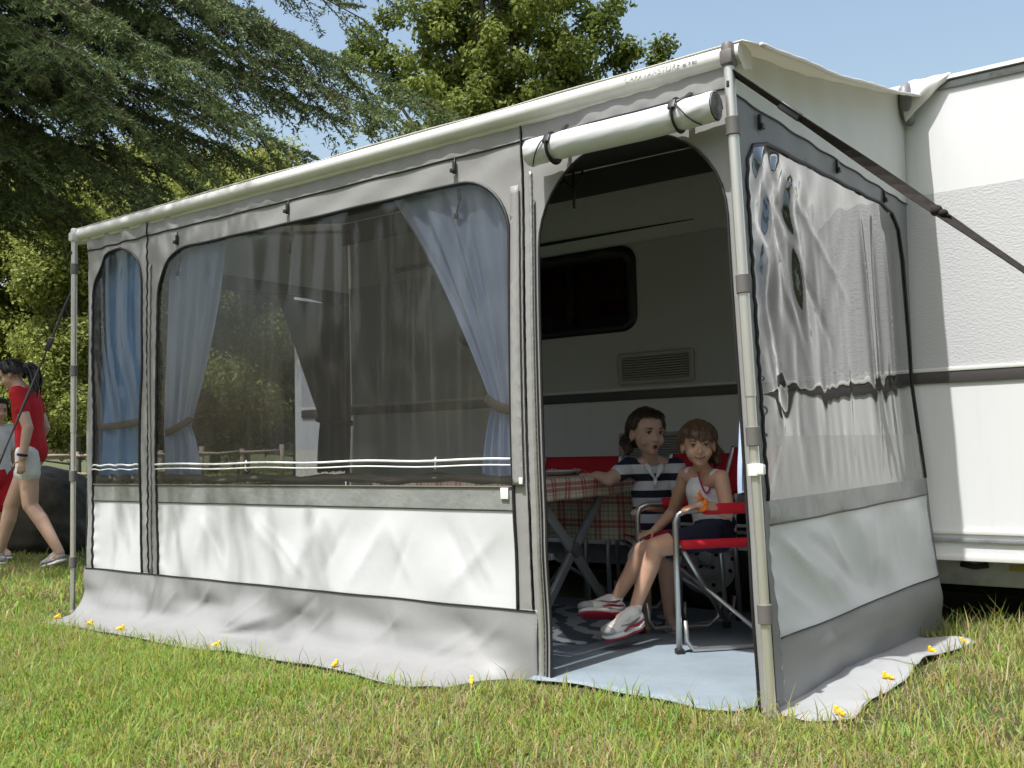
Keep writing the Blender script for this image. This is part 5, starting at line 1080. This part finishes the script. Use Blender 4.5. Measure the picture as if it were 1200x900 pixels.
def stripes():
    q = NT('navy_striped_cotton'); tc = q.n('TexCoord'); sx = q.n('SeparateXYZ'); q.l(tc.outputs['Object'], sx.inputs[0]); a = q.n('Math', operation='MULTIPLY'); a.inputs[1].default_value = 1/.078; q.l(sx.outputs[2], a.inputs[0])
    f = q.n('Math', operation='FRACT'); q.l(a.outputs[0], f.inputs[0]); g = q.n('Math', operation='GREATER_THAN'); g.inputs[1].default_value = .56; q.l(f.outputs[0], g.inputs[0])
    q.l(q.mix(g.outputs[0], (.66, .66, .68), (.016, .018, .04)), q.p.inputs['Base Color']); q.p.inputs['Roughness'].default_value = .85; return q.m
s = .66; tp = MB(); Fv = cv(.05, 0, 1); mid = (J['shL']+J['shR'])/2
limb_(tp, [J['pelvis'], J['waist'], J['chest']], [.165*s, .148*s, .160*s], .74, Fv); tp.cone(J['chest'], mid+(J['chest']-mid)*.3, .150*s, .112*s, 16, .74, Fv)
for sd in 'LR':
    tp.cone(J['chest'].lerp(mid, .7), J['sh'+sd], .085*s, .070*s, 12); tp.cone(J['sh'+sd], J['sh'+sd].lerp(J['el'+sd], .48), .068*s, .064*s, 12)
shirt = remesh(tp, .006, 'shirt', stripes(), root, 3)
MB().tube([mid+cv(-.040, .020, .02), mid+cv(-.030, .004, .062), mid+cv(-.006, -.040, .084)], [.010, .015, .006], 8, flat=.4, fdir=cv(0, .3, 1)).tube([mid+cv(.042, .020, .02), mid+cv(.034, .004, .062), mid+cv(.008, -.040, .084)], [.010, .015, .006], 8, flat=.4, fdir=cv(0, .3, 1)).tube([mid+cv(.0, -.040, .086), mid+cv(.0, -.085, .098)], .009, 8, flat=.3, fdir=cv(0, .3, 1)).build('collar', M['whitecot'], shirt)
sk = MB()
for sd in 'LR': limb_(sk, [J['hip'+sd], J['hip'+sd].lerp(J['kn'+sd], .8)], [.105*s, .098*s])
sk.cone(J['hipL'], J['hipR'], .110*s, .110*s); remesh(sk, .008, 'shorts', M['denim'], root, 3)
for sd in 'LR': shoe(root, J['an'+sd]-J['ft'+sd]*.04-Z*.062, J['an'+sd]+J['ft'+sd]*.12-Z*.075, Z, .7, 'canvas')
# ---- woman walking past
W0 = pix(37, 560, 7.80); W0.z = 0; f_ = Vector((-rt.x, -rt.y, 0)).normalized(); l_ = Vector((-f_.y, f_.x, 0))
def w(a, b, c): return W0+f_*a+l_*b+Z*c        # forward, left (towards the viewer), up
J = dict(pelvis=w(0, 0, .90), waist=w(.02, 0, 1.06), chest=w(.035, 0, 1.22), shL=w(.035, .165, 1.35), shR=w(.08, -.165, 1.35), elL=w(-.065, .20, 1.08), elR=w(.0, -.22, 1.09), wrL=w(-.035, .22, .85), wrR=w(.10, -.22, .88),
         hipL=w(-.005, .085, .88), hipR=w(.02, -.085, .88), knL=w(-.035, .09, .475), knR=w(.20, -.08, .47), anL=w(-.27, .09, .10), anR=w(.30, -.08, .085), head=w(.165, .0, 1.515))
J['F'] = f_*1+Z*-.52+l_*.10; J['U'] = Z+f_*.52; J['ftL'] = (f_*.9-Z*.45).normalized(); J['ftR'] = f_.copy()
po = dict(ground=0, hh=.225, hairmat=M['hairbk'], mouth='calm', fringe=0, hlen=.0, seed=12, vox=.007, handL=((f_*.1-Z), (-f_*.3+l_), .5, 1), handR=((f_*.2-Z), (-l_), .5, -1), tail=[(0, -.10, .02), (0, -.135, .0), (0, -.14, -.06), (0, -.12, -.13), (0, -.10, -.20)])
root, torso, P, Mx, k = person('person', 'woman in a red T-shirt and pale shorts walking past the far post', J, 1.0, f_+l_*.1, M['skin2'], po)
s = 1.0; tp = MB(); mid = (J['shL']+J['shR'])/2
limb_(tp, [J['pelvis']+Z*.03, J['waist'], J['chest']], [.160, .140, .158], .70, f_); tp.cone(J['chest'], mid+(J['chest']-mid)*.25, .147, .108, 16, .70, f_)
for sd in 'LR': tp.cone(J['chest'].lerp(mid, .7), J['sh'+sd], .085, .066, 12); tp.cone(J['sh'+sd], J['sh'+sd].lerp(J['el'+sd], .45), .066, .060, 12)
remesh(tp, .008, 'shirt', M['redcot'], root, 3)
sk = MB().cone(J['pelvis']-Z*.02, J['pelvis']+Z*.04, .143, .137, 16, .64, f_)
for sd in 'LR': limb_(sk, [J['hip'+sd], J['hip'+sd].lerp(J['kn'+sd], .38)], [.090, .091])
remesh(sk, .008, 'shorts', M['denim'], root, 3)
a_, b_ = frame_of(J['elL']-J['wrL']); MB().tube([J['wrL']+Z*.02+(a_*math.cos(t)+b_*math.sin(t))*.030 for t in np.linspace(0, 2*math.pi, 21)], .011, 8).build('bracelet', M['navy'], root)
shoe(root, J['anL']-f_*.045-Z*.055, J['anL']+f_*.15-Z*.105, Z+f_*.35, 1.0, 'canvas'); shoe(root, J['anR']-f_*.06-Z*.075, J['anR']+f_*.16-Z*.07, Z, 1.0, 'canvas')
# ---- child half cut off at the picture edge
W0 = pix(-6, 560, 8.25); W0.z = 0; f_ = cv(.8, 0, .6); f_.z = 0; f_.normalize(); l_ = Vector((-f_.y, f_.x, 0))
J = dict(pelvis=w(0, 0, .72), waist=w(0, 0, .86), chest=w(0, 0, .98), shL=w(0, .13, 1.09), shR=w(0, -.13, 1.09), elL=w(-.02, .17, .88), elR=w(-.02, -.17, .88), wrL=w(.04, .17, .70), wrR=w(.04, -.17, .70), hipL=w(0, .07, .70), hipR=w(0, -.07, .70), knL=w(.02, .075, .39), knR=w(.02, -.075, .39), anL=w(0, .075, .08), anR=w(0, -.075, .08), head=w(.03, 0, 1.25), F=f_-Z*.1, U=Z.copy(), ftL=f_.copy(), ftR=f_.copy())
po = dict(ground=0, hh=.21, hairmat=M['hairbk'], mouth='calm', fringe=.0, hlen=.01, seed=15, vox=.007, handL=(-Z, l_, .5, 1), handR=(-Z, -l_, .5, -1))
root, torso, P, Mx, k = person('person', 'dark-haired child in a white shirt and red shorts behind the walking woman', J, .8, f_, M['skin'], po)
tp = MB(); mid = (J['shL']+J['shR'])/2; limb_(tp, [J['pelvis']+Z*.02, J['waist'], J['chest']], [.135, .125, .130], .74, f_); tp.cone(J['chest'], mid-Z*.03, .120, .09, 16, .74, f_)
for sd in 'LR': tp.cone(J['chest'].lerp(mid, .7), J['sh'+sd], .07, .056, 12); tp.cone(J['sh'+sd], J['sh'+sd].lerp(J['el'+sd], .6), .056, .054, 12)
remesh(tp, .008, 'shirt', M['whitecot'], root, 3); sk = MB().cone(J['pelvis']-Z*.03, J['pelvis']+Z*.05, .128, .12, 16, .8, f_)
for sd in 'LR': limb_(sk, [J['hip'+sd], J['hip'+sd].lerp(J['kn'+sd], .75)], [.085, .085])
remesh(sk, .008, 'shorts', M['redcot'], root, 3)
for sd in 'LR': shoe(root, J['an'+sd]-f_*.05-Z*.06, J['an'+sd]+f_*.14-Z*.06, Z, .85, 'canvas')
